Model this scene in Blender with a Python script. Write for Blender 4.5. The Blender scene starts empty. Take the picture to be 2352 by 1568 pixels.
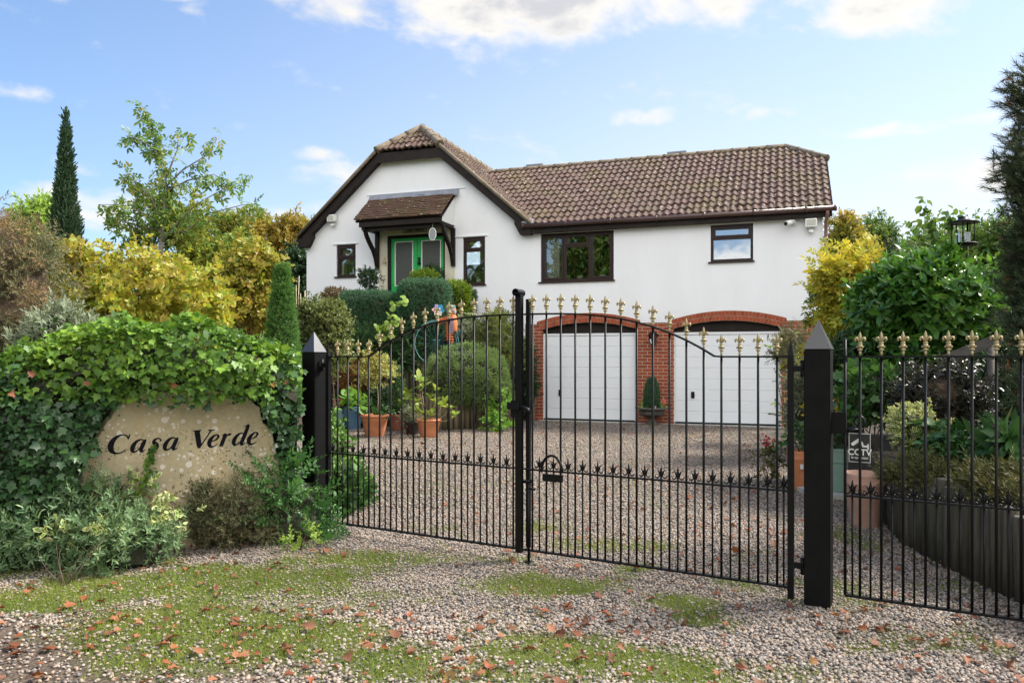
import bpy, bmesh, math, random
import numpy as np
from mathutils import Vector, Matrix
from mathutils.geometry import tessellate_polygon
R = math.radians
SC = bpy.context.scene
COL = SC.collection
EYE = 1.45
# ------------------------------------------------------------------ camera
cam_d = bpy.data.cameras.new('camera'); cam = bpy.data.objects.new('camera', cam_d); COL.objects.link(cam)
cam_d.sensor_width = 36.0; cam_d.lens = 36.0*1750/2352; cam_d.shift_y = 35/2352
cam_d.clip_start = .05; cam_d.clip_end = 3000
cam.location = (0, 0, EYE); cam.rotation_euler = (R(90), 0, 0)
SC.camera = cam
# ------------------------------------------------------------------ light
SUN_AZ, SUN_EL = R(74), R(47)          # azimuth measured from +Y towards +X
SC.view_settings.view_transform = 'Standard'; SC.view_settings.look = 'None'
SC.view_settings.exposure = 1.45; SC.view_settings.gamma = 1.0; SC.view_settings.use_curve_mapping = False
sun_d = bpy.data.lights.new('sun', 'SUN'); sun_d.energy = 3.5; sun_d.angle = R(14); sun_d.color = (1, .93, .82)
sun = bpy.data.objects.new('sun', sun_d); COL.objects.link(sun)
sdir = Vector((math.sin(SUN_AZ)*math.cos(SUN_EL), math.cos(SUN_AZ)*math.cos(SUN_EL), math.sin(SUN_EL)))
sun.rotation_euler = (-sdir).to_track_quat('-Z', 'Y').to_euler(); sun.location = sdir*60
W = bpy.data.worlds.new('World'); SC.world = W; W.use_nodes = True
WN = W.node_tree; WN.nodes.clear()
def wn(t, **k):
    n = WN.nodes.new(t)
    for a, b in k.items(): setattr(n, a, b)
    return n
def wmath(op, a, b=None, c=None, clamp=False):
    n = wn('ShaderNodeMath', operation=op); n.use_clamp = clamp
    for i, v in enumerate((a, b, c)):
        if v is None: continue
        if isinstance(v, (int, float)): n.inputs[i].default_value = v
        else: WN.links.new(v, n.inputs[i])
    return n.outputs[0]
def wmix(f, a, b):
    n = wn('ShaderNodeMix', data_type='RGBA')
    for i, v in ((0, f), (6, a), (7, b)):
        if isinstance(v, (int, float)): n.inputs[i].default_value = v
        elif isinstance(v, tuple): n.inputs[i].default_value = v
        else: WN.links.new(v, n.inputs[i])
    return n.outputs[2]
sky = wn('ShaderNodeTexSky', sky_type='NISHITA'); sky.sun_disc = False
sky.sun_elevation = SUN_EL; sky.sun_rotation = SUN_AZ
sky.air_density = 1.0; sky.dust_density = 1.2; sky.ozone_density = 1.4; sky.altitude = 50
tc = wn('ShaderNodeTexCoord'); sx = wn('ShaderNodeSeparateXYZ'); WN.links.new(tc.outputs['Generated'], sx.inputs[0])
X_, Y_, Z_ = sx.outputs
az = wmath('ARCTAN2', X_, Y_); el = wmath('ARCSINE', Z_)
def fbm(sa, se, off, det=8, rough=.55, dist=.3):
    c = wn('ShaderNodeCombineXYZ'); WN.links.new(wmath('MULTIPLY_ADD', az, sa, off), c.inputs[0]); WN.links.new(wmath('MULTIPLY', el, se), c.inputs[1])
    n = wn('ShaderNodeTexNoise'); n.inputs['Scale'].default_value = 1; n.inputs['Detail'].default_value = det
    n.inputs['Roughness'].default_value = rough; n.inputs['Distortion'].default_value = dist
    WN.links.new(c.outputs[0], n.inputs['Vector']); return n.outputs['Fac']
n1 = fbm(9, 17, 3.1); n2 = fbm(26, 44, 7.7, 6); n3 = fbm(5, 13, 11.3, 5)
# cloud banks: azimuth, elevation, half widths (radians), density
LOBES = [(.02, .455, .33, .095, 1.12), (-.2, .455, .16, .07, .95), (.21, .45, .2, .07, .9), (.46, .42, .2, .08, .75), (-.43, .42, .045, .02, .75), (-.56, .40, .06, .03, .5),
         (.165, .30, .075, .016, .7), (.33, .292, .04, .012, .55), (-.255, .25, .06, .014, .55), (-.22, .228, .1, .025, .75), (-.58, .285, .07, .014, .5), (-.26, .18, .12, .02, .55),
         (-.5, .17, .13, .03, .6), (-.52, .28, .025, .01, .5), (.5, .26, .12, .012, .6), (.55, .2, .2, .03, .6)]
tot = None
for a0, e0, ra, re, amp in LOBES:
    q = wmath('ADD', wmath('POWER', wmath('DIVIDE', wmath('SUBTRACT', az, a0), ra), 2.0), wmath('POWER', wmath('DIVIDE', wmath('SUBTRACT', el, e0), re), 2.0))
    v = wmath('MULTIPLY', wmath('SUBTRACT', 1.0, q, clamp=True), amp)
    tot = v if tot is None else wmath('MAXIMUM', tot, v)
# unseen cloud added behind the camera to fill light onto the house front
rear_fill = wmath('MULTIPLY', wmath('MULTIPLY_ADD', Y_, -1.3, .1, clamp=True), wmath('MULTIPLY_ADD', Z_, 2.0, .25, clamp=True))
tot = wmath('MAXIMUM', tot, wmath('MULTIPLY', rear_fill, .95))
dens = wmath('ADD', wmath('MULTIPLY_ADD', wmath('SUBTRACT', n1, .5), 2.3, wmath('MULTIPLY', wmath('SUBTRACT', n2, .5), .7)), wmath('SUBTRACT', tot, .38))
mask = wn('ShaderNodeMapRange', interpolation_type='SMOOTHSTEP'); WN.links.new(dens, mask.inputs[0])
mask.inputs[1].default_value = -.2; mask.inputs[2].default_value = .55; mask.inputs[3].default_value = 0; mask.inputs[4].default_value = .95
core = wn('ShaderNodeMapRange', interpolation_type='SMOOTHSTEP'); WN.links.new(wmath('ADD', dens, wmath('MULTIPLY', wmath('SUBTRACT', n3, .5), 1.2)), core.inputs[0])
core.inputs[1].default_value = .4; core.inputs[2].default_value = .95; core.inputs[3].default_value = 0; core.inputs[4].default_value = .8
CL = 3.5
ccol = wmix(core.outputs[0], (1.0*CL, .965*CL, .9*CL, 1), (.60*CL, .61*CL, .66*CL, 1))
# milky air low over the horizon, brighter on the sun's side
hz_ = wmath('POWER', wmath('SUBTRACT', 1.0, wmath('ABSOLUTE', Z_)), 2.3)
side = wmath('MULTIPLY_ADD', X_, 1.1, .78, clamp=True)
hazef = wmath('MULTIPLY', wmath('MULTIPLY', hz_, side), .95, clamp=True)
blue = wn('ShaderNodeVectorMath', operation='MULTIPLY'); WN.links.new(sky.outputs[0], blue.inputs[0]); blue.inputs[1].default_value = (.57, .70, .82)
skyc = wmix(hazef, blue.outputs[0], (3.55, 3.5, 3.45, 1))
fill_cloud = wn('ShaderNodeVectorMath', operation='SCALE'); WN.links.new(ccol, fill_cloud.inputs[0]); WN.links.new(wmath('MULTIPLY_ADD', rear_fill, 2.2, 1.0), fill_cloud.inputs['Scale'])   # extra brightness added to the cloud behind the camera, lifting the white walls
fin = wmix(mask.outputs[0], skyc, fill_cloud.outputs[0])
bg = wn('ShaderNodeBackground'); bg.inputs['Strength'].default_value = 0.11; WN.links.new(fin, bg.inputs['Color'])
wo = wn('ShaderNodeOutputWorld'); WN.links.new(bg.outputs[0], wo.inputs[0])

# ------------------------------------------------------------------ helpers
def at(u, v, Z):
    """a measured direction (u across, v down) and a depth in metres give a point"""
    return Vector(((u-1176)/1750*Z, Z, EYE+(819-v)/1750*Z))
def on_ground(u, v, z=0.0):
    Z = 1750*(EYE-z)/(v-819); return Vector(((u-1176)/1750*Z, Z, z))
TH = math.atan2(.337, .9415)
def HP(s, off, z):      # house frame: s along the front, off towards the lane
    return Vector((.686+.9415*s-.337*off, 17.4-.337*s-.9415*off, z))
GTH = math.atan2(.493, .869)
def GP(s, z, off=0.0):  # gate frame
    return Vector((-1.54+.869*s-.493*off, 6.33-.493*s-.87*off, z))

def tag(o, label=None, cat=None, group=None, kind=None):
    if label: o['label'] = label
    if cat: o['category'] = cat
    if group: o['group'] = group
    if kind: o['kind'] = kind
    return o
def thing(name, label, cat, loc=(0, 0, 0), group=None):
    o = bpy.data.objects.new(name, None); COL.objects.link(o); o.location = loc
    o.empty_display_size = .1
    return tag(o, label, cat, group)
def rootloc(p):
    L = Vector((0, 0, 0))
    while p is not None: L = L+Vector(p.location); p = p.parent
    return L
def put(name, me, parent=None, loc=None, rotz=0.0, mats=None):
    """links an existing mesh (world place loc) under parent"""
    o = bpy.data.objects.new(name, me); COL.objects.link(o)
    if parent: o.parent = parent
    if loc is not None: o.location = Vector(loc)-(rootloc(parent) if parent else Vector((0, 0, 0)))
    o.rotation_euler.z = rotz
    return o
def copy_tree(o, parent=None):
    c = o.copy(); COL.objects.link(c)
    if parent: c.parent = parent
    for ch in list(o.children): copy_tree(ch, c)
    return c

class MB:
    def __init__(s): s.v = []; s.f = []; s.m = []; s.sm = []; s.cm = 0
    def add(s, vs, fs, smooth=False):
        b = len(s.v); s.v.extend([tuple(p) for p in vs])
        for f in fs: s.f.append(tuple(i+b for i in f)); s.m.append(s.cm); s.sm.append(smooth)
    def box(s, c, size, ax=None):
        hx, hy, hz = [k/2 for k in size]; ax = ax or (Vector((1, 0, 0)), Vector((0, 1, 0)), Vector((0, 0, 1)))
        c = Vector(c); vs = []
        for sx in (-1, 1):
            for sy in (-1, 1):
                for sz in (-1, 1): vs.append(c+ax[0]*hx*sx+ax[1]*hy*sy+ax[2]*hz*sz)
        s.add(vs, [(0, 1, 3, 2), (4, 6, 7, 5), (0, 4, 5, 1), (2, 3, 7, 6), (0, 2, 6, 4), (1, 5, 7, 3)])
    def beam(s, a, b, w, h, up=Vector((0, 0, 1))):
        a = Vector(a); b = Vector(b); d = (b-a); L = d.length; d = d/L
        y = up.cross(d).normalized(); z = d.cross(y); s.box((a+b)/2, (L, w, h), (d, y, z))
    def tube(s, pts, rad, n=8, caps=True, smooth=True):
        pts = [Vector(p) for p in pts]; k = len(pts)
        if not hasattr(rad, '__len__'): rad = [rad]*k
        vs = []; prev = None
        for i, p in enumerate(pts):
            d = (pts[min(i+1, k-1)]-pts[max(i-1, 0)]).normalized()
            if prev is None:
                a = Vector((0, 0, 1)) if abs(d.z) < .9 else Vector((1, 0, 0))
                x = a.cross(d).normalized()
            else:
                x = prev-d*prev.dot(d)
                x = x.normalized() if x.length > 1e-6 else Vector((1, 0, 0))
            prev = x; y = d.cross(x)
            for j in range(n):
                t = 2*math.pi*(j+.5)/n; vs.append(p+(x*math.cos(t)+y*math.sin(t))*rad[i])
        fs = [(i*n+j, i*n+(j+1) % n, (i+1)*n+(j+1) % n, (i+1)*n+j) for i in range(k-1) for j in range(n)]
        s.add(vs, fs, smooth)
        if caps:
            b = len(s.v)-k*n
            s.f.append(tuple(b+j for j in reversed(range(n)))); s.f.append(tuple(b+(k-1)*n+j for j in range(n)))
            s.m += [s.cm]*2; s.sm += [False]*2
    def lathe(s, prof, c, n=20, smooth=True, caps=True):
        c = Vector(c); vs = []; k = len(prof)
        for r, z in prof:
            for j in range(n):
                t = 2*math.pi*j/n; vs.append(c+Vector((r*math.cos(t), r*math.sin(t), z)))
        fs = [(i*n+j, i*n+(j+1) % n, (i+1)*n+(j+1) % n, (i+1)*n+j) for i in range(k-1) for j in range(n)]
        s.add(vs, fs, smooth)
        if caps:
            b = len(s.v)-k*n
            s.f.append(tuple(b+j for j in reversed(range(n)))); s.f.append(tuple(b+(k-1)*n+j for j in range(n)))
            s.m += [s.cm]*2; s.sm += [False]*2
    def prism(s, poly, ext):
        """planar polygon of world points pushed along ext"""
        n = len(poly); poly = [Vector(p) for p in poly]; e = Vector(ext)
        tri = tessellate_polygon([poly])
        vs = poly+[p+e for p in poly]
        fs = [tuple(t) for t in tri]+[tuple(i+n for i in reversed(t)) for t in tri]
        fs += [(i, i+n, (i+1) % n+n, (i+1) % n) for i in range(n)]
        s.add(vs, fs)
    def build(s, name, mats, parent=None, label=None, bevel=0):
        me = bpy.data.meshes.new(name)
        L = rootloc(parent) if parent else Vector((0, 0, 0))
        me.from_pydata([(p[0]-L.x, p[1]-L.y, p[2]-L.z) for p in s.v], [], s.f)
        for m in (mats if isinstance(mats, (list, tuple)) else [mats]): me.materials.append(m)
        me.polygons.foreach_set('material_index', s.m); me.polygons.foreach_set('use_smooth', s.sm)
        bm = bmesh.new(); bm.from_mesh(me); bmesh.ops.recalc_face_normals(bm, faces=bm.faces)
        if bevel: bmesh.ops.bevel(bm, geom=bm.edges[:], offset=bevel, segments=2, affect='EDGES', clamp_overlap=True)
        bm.to_mesh(me); bm.free(); me.update()
        o = bpy.data.objects.new(name, me); COL.objects.link(o)
        if parent: o.parent = parent
        if label: o['label'] = label
        return o
def based(o):
    """moves a top-level mesh's origin to the foot of its bounding box"""
    me = o.data; n = len(me.vertices); a = np.empty(n*3, np.float32); me.vertices.foreach_get('co', a); a = a.reshape(-1, 3)
    lo, hi = a.min(0), a.max(0); c = np.array([(lo[0]+hi[0])/2, (lo[1]+hi[1])/2, lo[2]], np.float32)
    me.vertices.foreach_set('co', (a-c).ravel()); o.location = Vector(c.tolist()); me.update(); return o

# ------------------------------------------------------------------ materials
def newmat(name):
    m = bpy.data.materials.new(name); m.use_nodes = True; nt = m.node_tree; nt.nodes.clear()
    out = nt.nodes.new('ShaderNodeOutputMaterial'); return m, nt, out
class NT:
    def __init__(s, nt): s.nt = nt
    def n(s, t, ins=None, **k):
        n = s.nt.nodes.new(t)
        for a, b in k.items(): setattr(n, a, b)
        for a, v in (ins or {}).items(): s.set(n.inputs[a], v)
        return n
    def set(s, sock, v):
        if isinstance(v, bpy.types.NodeSocket): s.nt.links.new(v, sock)
        elif isinstance(v, bpy.types.Node): s.nt.links.new(v.outputs[0], sock)
        else: sock.default_value = v
    def math(s, op, a, b=0.0, c=0.0, clamp=False):
        n = s.n('ShaderNodeMath', {0: a, 1: b, 2: c}, operation=op); n.use_clamp = clamp; return n.outputs[0]
    def mix(s, f, a, b, bt='MIX'):
        n = s.n('ShaderNodeMix', {0: f, 6: a, 7: b}, data_type='RGBA', blend_type=bt); return n.outputs[2]
    def ramp(s, f, stops, interp='LINEAR'):
        n = s.n('ShaderNodeValToRGB', {0: f}); cr = n.color_ramp; cr.interpolation = interp
        while len(cr.elements) < len(stops): cr.elements.new(.5)
        for e, (p, c) in zip(cr.elements, stops): e.position = p; e.color = c4(c)
        return n.outputs[0]
    def noise(s, vec, scale, det=4, rough=.55, dist=0):
        n = s.n('ShaderNodeTexNoise', {'Scale': scale, 'Detail': det, 'Roughness': rough, 'Distortion': dist})
        if vec is not None: s.set(n.inputs['Vector'], vec)
        return n.outputs['Fac']
    def rng(s, v, a, b, c=0.0, d=1.0): return s.n('ShaderNodeMapRange', {0: v, 1: a, 2: b, 3: c, 4: d}).outputs[0]
    def bump(s, h, st, dist=.01, nrm=None):
        n = s.n('ShaderNodeBump', {'Height': h, 'Strength': st, 'Distance': dist})
        if nrm is not None: s.set(n.inputs['Normal'], nrm)
        return n.outputs[0]
def c4(c): return (c[0], c[1], c[2], 1.0)
def pmat(name, col, rough=.6, metal=0.0, var=0.0, vscale=4.0, bump=0.0, bscale=40.0, spec=.5, col2=None):
    m, nt, out = newmat(name); q = NT(nt); pos = q.n('ShaderNodeNewGeometry').outputs['Position']
    b = q.n('ShaderNodeBsdfPrincipled', {'Base Color': c4(col), 'Roughness': rough, 'Metallic': metal, 'Specular IOR Level': spec})
    if var or col2:
        f = q.noise(pos, vscale, 6, .6); f = q.rng(f, .3, .7)
        lo = tuple(k*(1-var) for k in col) if col2 is None else col2
        q.set(b.inputs['Base Color'], q.mix(f, c4(lo), c4(tuple(min(1, k*(1+var*.5)) for k in col))))
        q.set(b.inputs['Roughness'], q.rng(f, 0, 1, min(1, rough+.1), max(.03, rough-.07)))
    if bump: q.set(b.inputs['Normal'], q.bump(q.noise(pos, bscale, 5, .6), bump))
    nt.links.new(b.outputs[0], out.inputs[0]); return m
def leafmat(name, cols, rough=.5, trans=.3, vscale=1.5, spec=.4, patch=.35):
    """each leaf takes its own tint from the list; slow noise drifts the tint through the plant"""
    m, nt, out = newmat(name); q = NT(nt); g = q.n('ShaderNodeNewGeometry')
    f = q.noise(g.outputs['Position'], vscale, 3)
    t = q.math('ADD', q.math('MULTIPLY', g.outputs['Random Per Island'], 1-patch), q.math('MULTIPLY', q.rng(f, .3, .7), patch))
    n = len(cols); c = q.ramp(t, [(i/(n-1) if n > 1 else 0, k) for i, k in enumerate(cols)])
    b = q.n('ShaderNodeBsdfPrincipled', {'Base Color': c, 'Roughness': rough, 'Specular IOR Level': spec})
    tr = q.n('ShaderNodeBsdfTranslucent', {'Color': q.mix(.5, c, c4((1, .9, .35)), 'SOFT_LIGHT')})
    mx = q.n('ShaderNodeMixShader', {0: trans, 1: b.outputs[0], 2: tr.outputs[0]})
    nt.links.new(mx.outputs[0], out.inputs[0]); return m
# ------------------------------------------------------------------ foliage machinery
class Tpl:
    def __init__(s, v, f, m=None): s.v = np.array(v, np.float32); s.f = [tuple(x) for x in f]; s.m = m or [0]*len(f)
def t_oval(w=.5, fold=.1, droop=.1):
    return Tpl([(0, 0, 0), (.5, 0, 0), (1, 0, -droop), (.22, w*.42, fold), (.66, w*.45, fold-droop*.4), (.22, -w*.42, fold), (.66, -w*.45, fold-droop*.4)],
               [(0, 1, 4, 3), (1, 2, 4), (0, 5, 6, 1), (1, 6, 2)])
def t_var(w=.55, fold=.08, droop=.1, rim=.62):
    a = t_oval(w, fold, droop); b = a.v.copy(); c = np.array([.48, 0, 0]); b = (b-c)*rim+c; b[:, 2] = b[:, 2]+.015
    n = len(a.v); return Tpl(np.vstack([a.v, b]), a.f+[tuple(i+n for i in f) for f in a.f], [1]*4+[0]*4)
def t_star(pts, cup=.08, c=(.42, 0)):
    """lobed leaf: outline in x, y fanned from a centre"""
    n = len(pts); v = [(c[0], c[1], 0)]+[(x, y, cup*(abs(y)*1.4+max(0, x-.6)*-1.2)) for x, y in pts]
    return Tpl(v, [(0, i+1, (i+1) % n+1) for i in range(n)])
IVY = t_star([(0, 0), (.05, .38), (.28, .36), (.5, .52), (.58, .24), (1, 0), (.58, -.24), (.5, -.52), (.28, -.36), (.05, -.38)])
MAPLE = t_star([(0, 0), (.02, .42), (.22, .3), (.45, .62), (.52, .26), (.72, .28), (1, 0), (.72, -.28), (.52, -.26), (.45, -.62), (.22, -.3), (.02, -.42)], cup=.28)
ROUND = t_star([(.1, 0), (.02, .25), (.2, .46), (.55, .5), (.85, .35), (1, 0), (.85, -.35), (.55, -.5), (.2, -.46), (.02, -.25)], cup=-.12)
OVAL = t_oval(); NARROW = t_oval(.26, .05, .12); BROAD = t_oval(.8, .1, .15); VARI = t_var(); DIAMOND = Tpl([(0, 0, 0), (.5, .3, .06), (1, 0, 0), (.5, -.3, .06)], [(0, 1, 2, 3)])
BLADE = Tpl([(0, .05, 0), (0, -.05, 0), (.6, .035, .05), (.6, -.035, .05), (1, 0, -.05)], [(0, 1, 3, 2), (2, 3, 4)])
NEEDLE = Tpl([(0, .045, 0), (0, -.045, 0), (1, 0, .02)], [(0, 1, 2)]); TUFT = Tpl([(0, 0, 0), (.5, .12, .03), (1, 0, 0), (.5, -.12, .03)], [(0, 1, 2, 3)])
def sprig(leaf, n, ang=50, size=.4, stem=1.0, whorl=137.5, seed=1, tip=True, two=False, droop=0):
    """leaves set along a stem of unit length"""
    r = random.Random(seed); vs = []; fs = []; ms = []; k = 0
    for i in range(n+(1 if tip else 0)):
        t = stem*(i+.6)/n if i < n else stem
        a = R(ang*(.75+.5*r.random())) if i < n else R(8); ph = R(whorl*i+r.uniform(-18, 18)) if not two else R(180*(i % 2)+r.uniform(-14, 14))
        d = Vector((math.cos(a), math.sin(a)*math.cos(ph), math.sin(a)*math.sin(ph)))
        up = Vector((1, 0, 0)) if not two else Vector((0, 0, 1))
        z = (up-d*up.dot(d)); z = z.normalized() if z.length > .05 else Vector((0, 0, 1)); y = z.cross(d)
        s = size*(.75+.5*r.random())
        for p in leaf.v: q = Vector((t, 0, -droop*t*t))+(d*float(p[0])+y*float(p[1])+z*float(p[2]))*s; vs.append(tuple(q))
        fs += [tuple(j+k for j in f) for f in leaf.f]; ms += leaf.m; k += len(leaf.v)
    return Tpl(vs, fs, ms)
def norm(a): return a/np.maximum(np.linalg.norm(a, axis=1, keepdims=True), 1e-9)
def scatter(name, tpl, P, D, N, S, mats, parent=None, smooth=False):
    P = np.asarray(P, np.float32); n = len(P); S = np.broadcast_to(np.asarray(S, np.float32), (n,))
    x = norm(np.asarray(D, np.float32)); N = np.asarray(N, np.float32)
    z = N-x*(N*x).sum(1, keepdims=True); z = norm(z+1e-4); y = np.cross(z, x)
    k = len(tpl.v); t = tpl.v
    V = P[:, None, :]+S[:, None, None]*(x[:, None, :]*t[None, :, 0:1]+y[:, None, :]*t[None, :, 1:2]+z[:, None, :]*t[None, :, 2:3])
    V = V.reshape(-1, 3)
    if parent is not None: V = V-np.array(rootloc(parent), np.float32)
    ln = np.array([len(f) for f in tpl.f], np.int32); lo = np.concatenate([np.array(f, np.int32) for f in tpl.f])
    loops = (lo[None, :]+(np.arange(n, dtype=np.int32)*k)[:, None]).ravel(); tot = np.tile(ln, n); st = np.concatenate([[0], np.cumsum(tot)[:-1]]).astype(np.int32)
    me = bpy.data.meshes.new(name); me.vertices.add(len(V)); me.vertices.foreach_set('co', V.astype(np.float32).ravel())
    me.loops.add(len(loops)); me.loops.foreach_set('vertex_index', loops); me.polygons.add(len(tot))
    me.polygons.foreach_set('loop_start', st); me.polygons.foreach_set('loop_total', tot)
    for m in (mats if isinstance(mats, (list, tuple)) else [mats]): me.materials.append(m)
    me.polygons.foreach_set('material_index', np.tile(np.array(tpl.m, np.int32), n))
    if smooth: me.polygons.foreach_set('use_smooth', np.ones(len(tot), bool))
    me.update(calc_edges=True); me.validate()
    o = bpy.data.objects.new(name, me); COL.objects.link(o)
    if parent: o.parent = parent
    return o
def sph(n, rng): return norm(rng.normal(size=(n, 3)))
def superell(d, e): return np.sign(d)*np.abs(d)**e
def blob(c, r, n, rng, e=1.0, clumps=0, csz=.2, shell=.5, low=-1.0):
    """points through an ellipsoid (e < 1 squares it off), bunched into clumps; also the outward directions"""
    c = np.array(c); r = np.array(r)
    m = clumps or n
    d = sph(m*3, rng); d = d[d[:, 2] > low][:m]; m = len(d); q = d
    if e != 1:                       # squared-off form: even samples over a box, corners rounded
        ar = np.array([r[1]*r[2], r[0]*r[2], r[0]*r[1]]); ax = rng.choice(3, m, p=ar/ar.sum()); b = rng.random((m, 3))*2-1; b[np.arange(m), ax] = np.sign(b[np.arange(m), ax]); kk = 3.2/e
        q = b/((np.abs(b)**kk).sum(1)**(1/kk))[:, None]; d = norm(np.sign(q)*np.abs(q)**(kk-1))
    rad = shell+(1-shell)*rng.random(m)**.6
    cc = q*rad[:, None]
    if clumps:
        i = rng.integers(0, m, n); sz = csz*(.6+.8*rng.random(m))
        p = c+cc[i]*r+rng.normal(size=(n, 3))*sz[i][:, None]*.6
        out = norm(norm((p-c)/r)*.6+norm(p-(c+cc[i]*r))*.6)
    else:
        p = c+cc*r; out = norm((d*np.array([1, 1, 1]))/r)
    return p, out
def aim(out, rng, o=.6, up=.3, rnd=.6, nup=.6, nrnd=.5):
    n = len(out); U = np.array([[0, 0, 1.0]])
    D = norm(out*o+U*up+rng.normal(size=(n, 3))*rnd); N = norm(U*nup+out*.5+rng.normal(size=(n, 3))*nrnd)
    return D, N
def core_mesh(name, c, r, mat, parent, e=1.0, seed=0, amp=.12):
    rng = np.random.default_rng(seed); bm = bmesh.new(); bmesh.ops.create_icosphere(bm, subdivisions=3, radius=1)
    L = rootloc(parent) if parent else Vector((0, 0, 0))
    for v in bm.verts:
        d = v.co.normalized(); k = 1+amp*float(rng.normal())*.6
        q = [math.copysign(abs(x)**e, x)*k for x in d]; v.co = Vector((c[0]+q[0]*r[0], c[1]+q[1]*r[1], c[2]+q[2]*r[2]))-L
    me = bpy.data.meshes.new(name); bm.to_mesh(me); bm.free(); me.materials.append(mat)
    o = bpy.data.objects.new(name, me); COL.objects.link(o); o.parent = parent; return o
def stems_mb(base, tips, r0=.012, r1=.004, rng=None, bow=.15, n=5):
    mb = MB(); rr = random.Random(7)
    for t in tips:
        b = Vector(base)+Vector((rr.uniform(-1, 1), rr.uniform(-1, 1), 0))*r0*4; t = Vector(t); m = (b+t)/2+Vector((rr.uniform(-1, 1), rr.uniform(-1, 1), .6))*bow*(t-b).length
        pts = [b*(1-s)**2+m*2*s*(1-s)+t*s*s for s in (0, .25, .5, .75, 1)]
        mb.tube(pts, [r0+(r1-r0)*s for s in (0, .25, .5, .75, 1)], n)
    return mb
FOL_SEED = [100]
def plant(name, label, cat, base, blobs, tpl, size, mats, group=None, stem=None, stem_mat=None, core=None, o=.6, up=.3, rnd=.6, nup=.6, nrnd=.5, nstem=7, part='foliage', e=1.0, corek=.72, bow=.15, fsmooth=False):
    """a shrub: blobs = [(centre, radii, number, clumps, clump size, shell)], stems from the base"""
    FOL_SEED[0] += 1; rng = np.random.default_rng(FOL_SEED[0])
    root = thing(name, label, cat, base, group); Ps = []; Os = []; tips = []
    for (c, r, n, cl, cs, sh) in blobs:
        p, ou = blob(c, r, n, rng, e, cl, cs, sh); Ps.append(p); Os.append(ou)
        for j in range(max(1, nstem//len(blobs))):
            d = sph(1, rng)[0]; d[2] = abs(d[2]); tips.append(tuple(np.array(c)+d*np.array(r)*.8))
    P = np.vstack(Ps); O = np.vstack(Os); k = P[:, 2] > base[2]+.005; P, O = P[k], O[k]
    D, N = aim(O, rng, o, up, rnd, nup, nrnd); S = size*(.65+.7*rng.random(len(P)))
    scatter(part, tpl, P, D, N, S, mats, root, fsmooth)
    if stem: stems_mb(base, tips, stem, stem*.35, bow=bow).build('stems', stem_mat or M['bark'], root)
    if core:
        for i, (c, r, *_) in enumerate(blobs): core_mesh('inner_growth', c, [k*corek for k in r], core, root, e, FOL_SEED[0]+i)
    return root

# ------------------------------------------------------------------ colours
M = {}
M['black'] = pmat('black_gloss_paint', (.004, .004, .0045), .45, spec=.2, var=.4, vscale=9, bump=.05, bscale=60)
M['blackwood'] = pmat('black_stained_post', (.004, .004, .0042), .6, spec=.14, var=.5, vscale=6, bump=.15, bscale=35)
M['gold'] = pmat('dull_gold_paint', (.36, .29, .15), .42, metal=.35, var=.25, vscale=40)
M['bark'] = pmat('brown_bark', (.10, .07, .045), .85, var=.5, vscale=12, bump=.5, bscale=40)
M['greybark'] = pmat('grey_bark', (.20, .175, .15), .85, var=.4, vscale=14, bump=.5, bscale=50)
M['redstem'] = pmat('reddish_stem', (.16, .07, .03), .7, var=.4, vscale=12)
M['tan_stem'] = pmat('pale_stem', (.33, .25, .15), .75, var=.3, vscale=20)
M['soil'] = pmat('dark_soil', (.05, .036, .025), .95, var=.5, vscale=9, bump=.8, bscale=30)
M['terra'] = pmat('terracotta', (.46, .17, .075), .75, var=.2, vscale=7, bump=.1, bscale=60)
M['terra_dark'] = pmat('dark_terracotta', (.26, .085, .05), .7, var=.2, vscale=7, bump=.1, bscale=60)
M['terra_pale'] = pmat('weathered_terracotta', (.42, .25, .19), .8, var=.25, vscale=5, bump=.12, bscale=60)
M['blueglaze'] = pmat('blue_glaze', (.09, .20, .33), .3, var=.2, vscale=5)
M['paleblue'] = pmat('pale_blue_glaze', (.30, .52, .60), .35, var=.15, vscale=5)
M['greenpot'] = pmat('green_plastic', (.16, .26, .21), .5, var=.15, vscale=4)
M['maroon'] = pmat('dark_maroon_glaze', (.035, .014, .016), .3, var=.2, vscale=5)
M['lead'] = pmat('lead_sheet', (.24, .26, .31), .55, var=.25, vscale=6)
M['dbrown'] = pmat('dark_brown_stain', (.014, .008, .0065), .55, spec=.25, var=.35, vscale=5, bump=.1, bscale=60)
M['upvc'] = pmat('brown_plastic', (.024, .010, .0085), .4, spec=.3, var=.15, vscale=8)
M['gutter'] = pmat('brown_gutter_plastic', (.075, .04, .035), .32, var=.2, vscale=4)
M['downpipe'] = pmat('faded_brown_pipe', (.20, .10, .09), .45, var=.2, vscale=4)
M['white'] = pmat('white_plastic', (.78, .78, .76), .4, var=.04, vscale=6)
M['cream'] = pmat('cream_paint', (.62, .58, .44), .6, var=.08, vscale=3)
M['greenpaint'] = pmat('green_gloss_paint', (.012, .40, .09), .3, var=.12, vscale=3)
M['iron'] = pmat('cast_iron', (.004, .004, .005), .45, spec=.2)
M['galv'] = pmat('grey_metal', (.30, .31, .32), .5, metal=.6, var=.2, vscale=12)
M['stonegrey'] = pmat('mossy_cast_stone', (.14, .13, .11), .9, col2=(.06, .06, .045), vscale=14, bump=.5, bscale=70)
M['concrete'] = pmat('pale_concrete', (.42, .43, .40), .85, var=.2, vscale=6, bump=.3, bscale=50)
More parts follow.
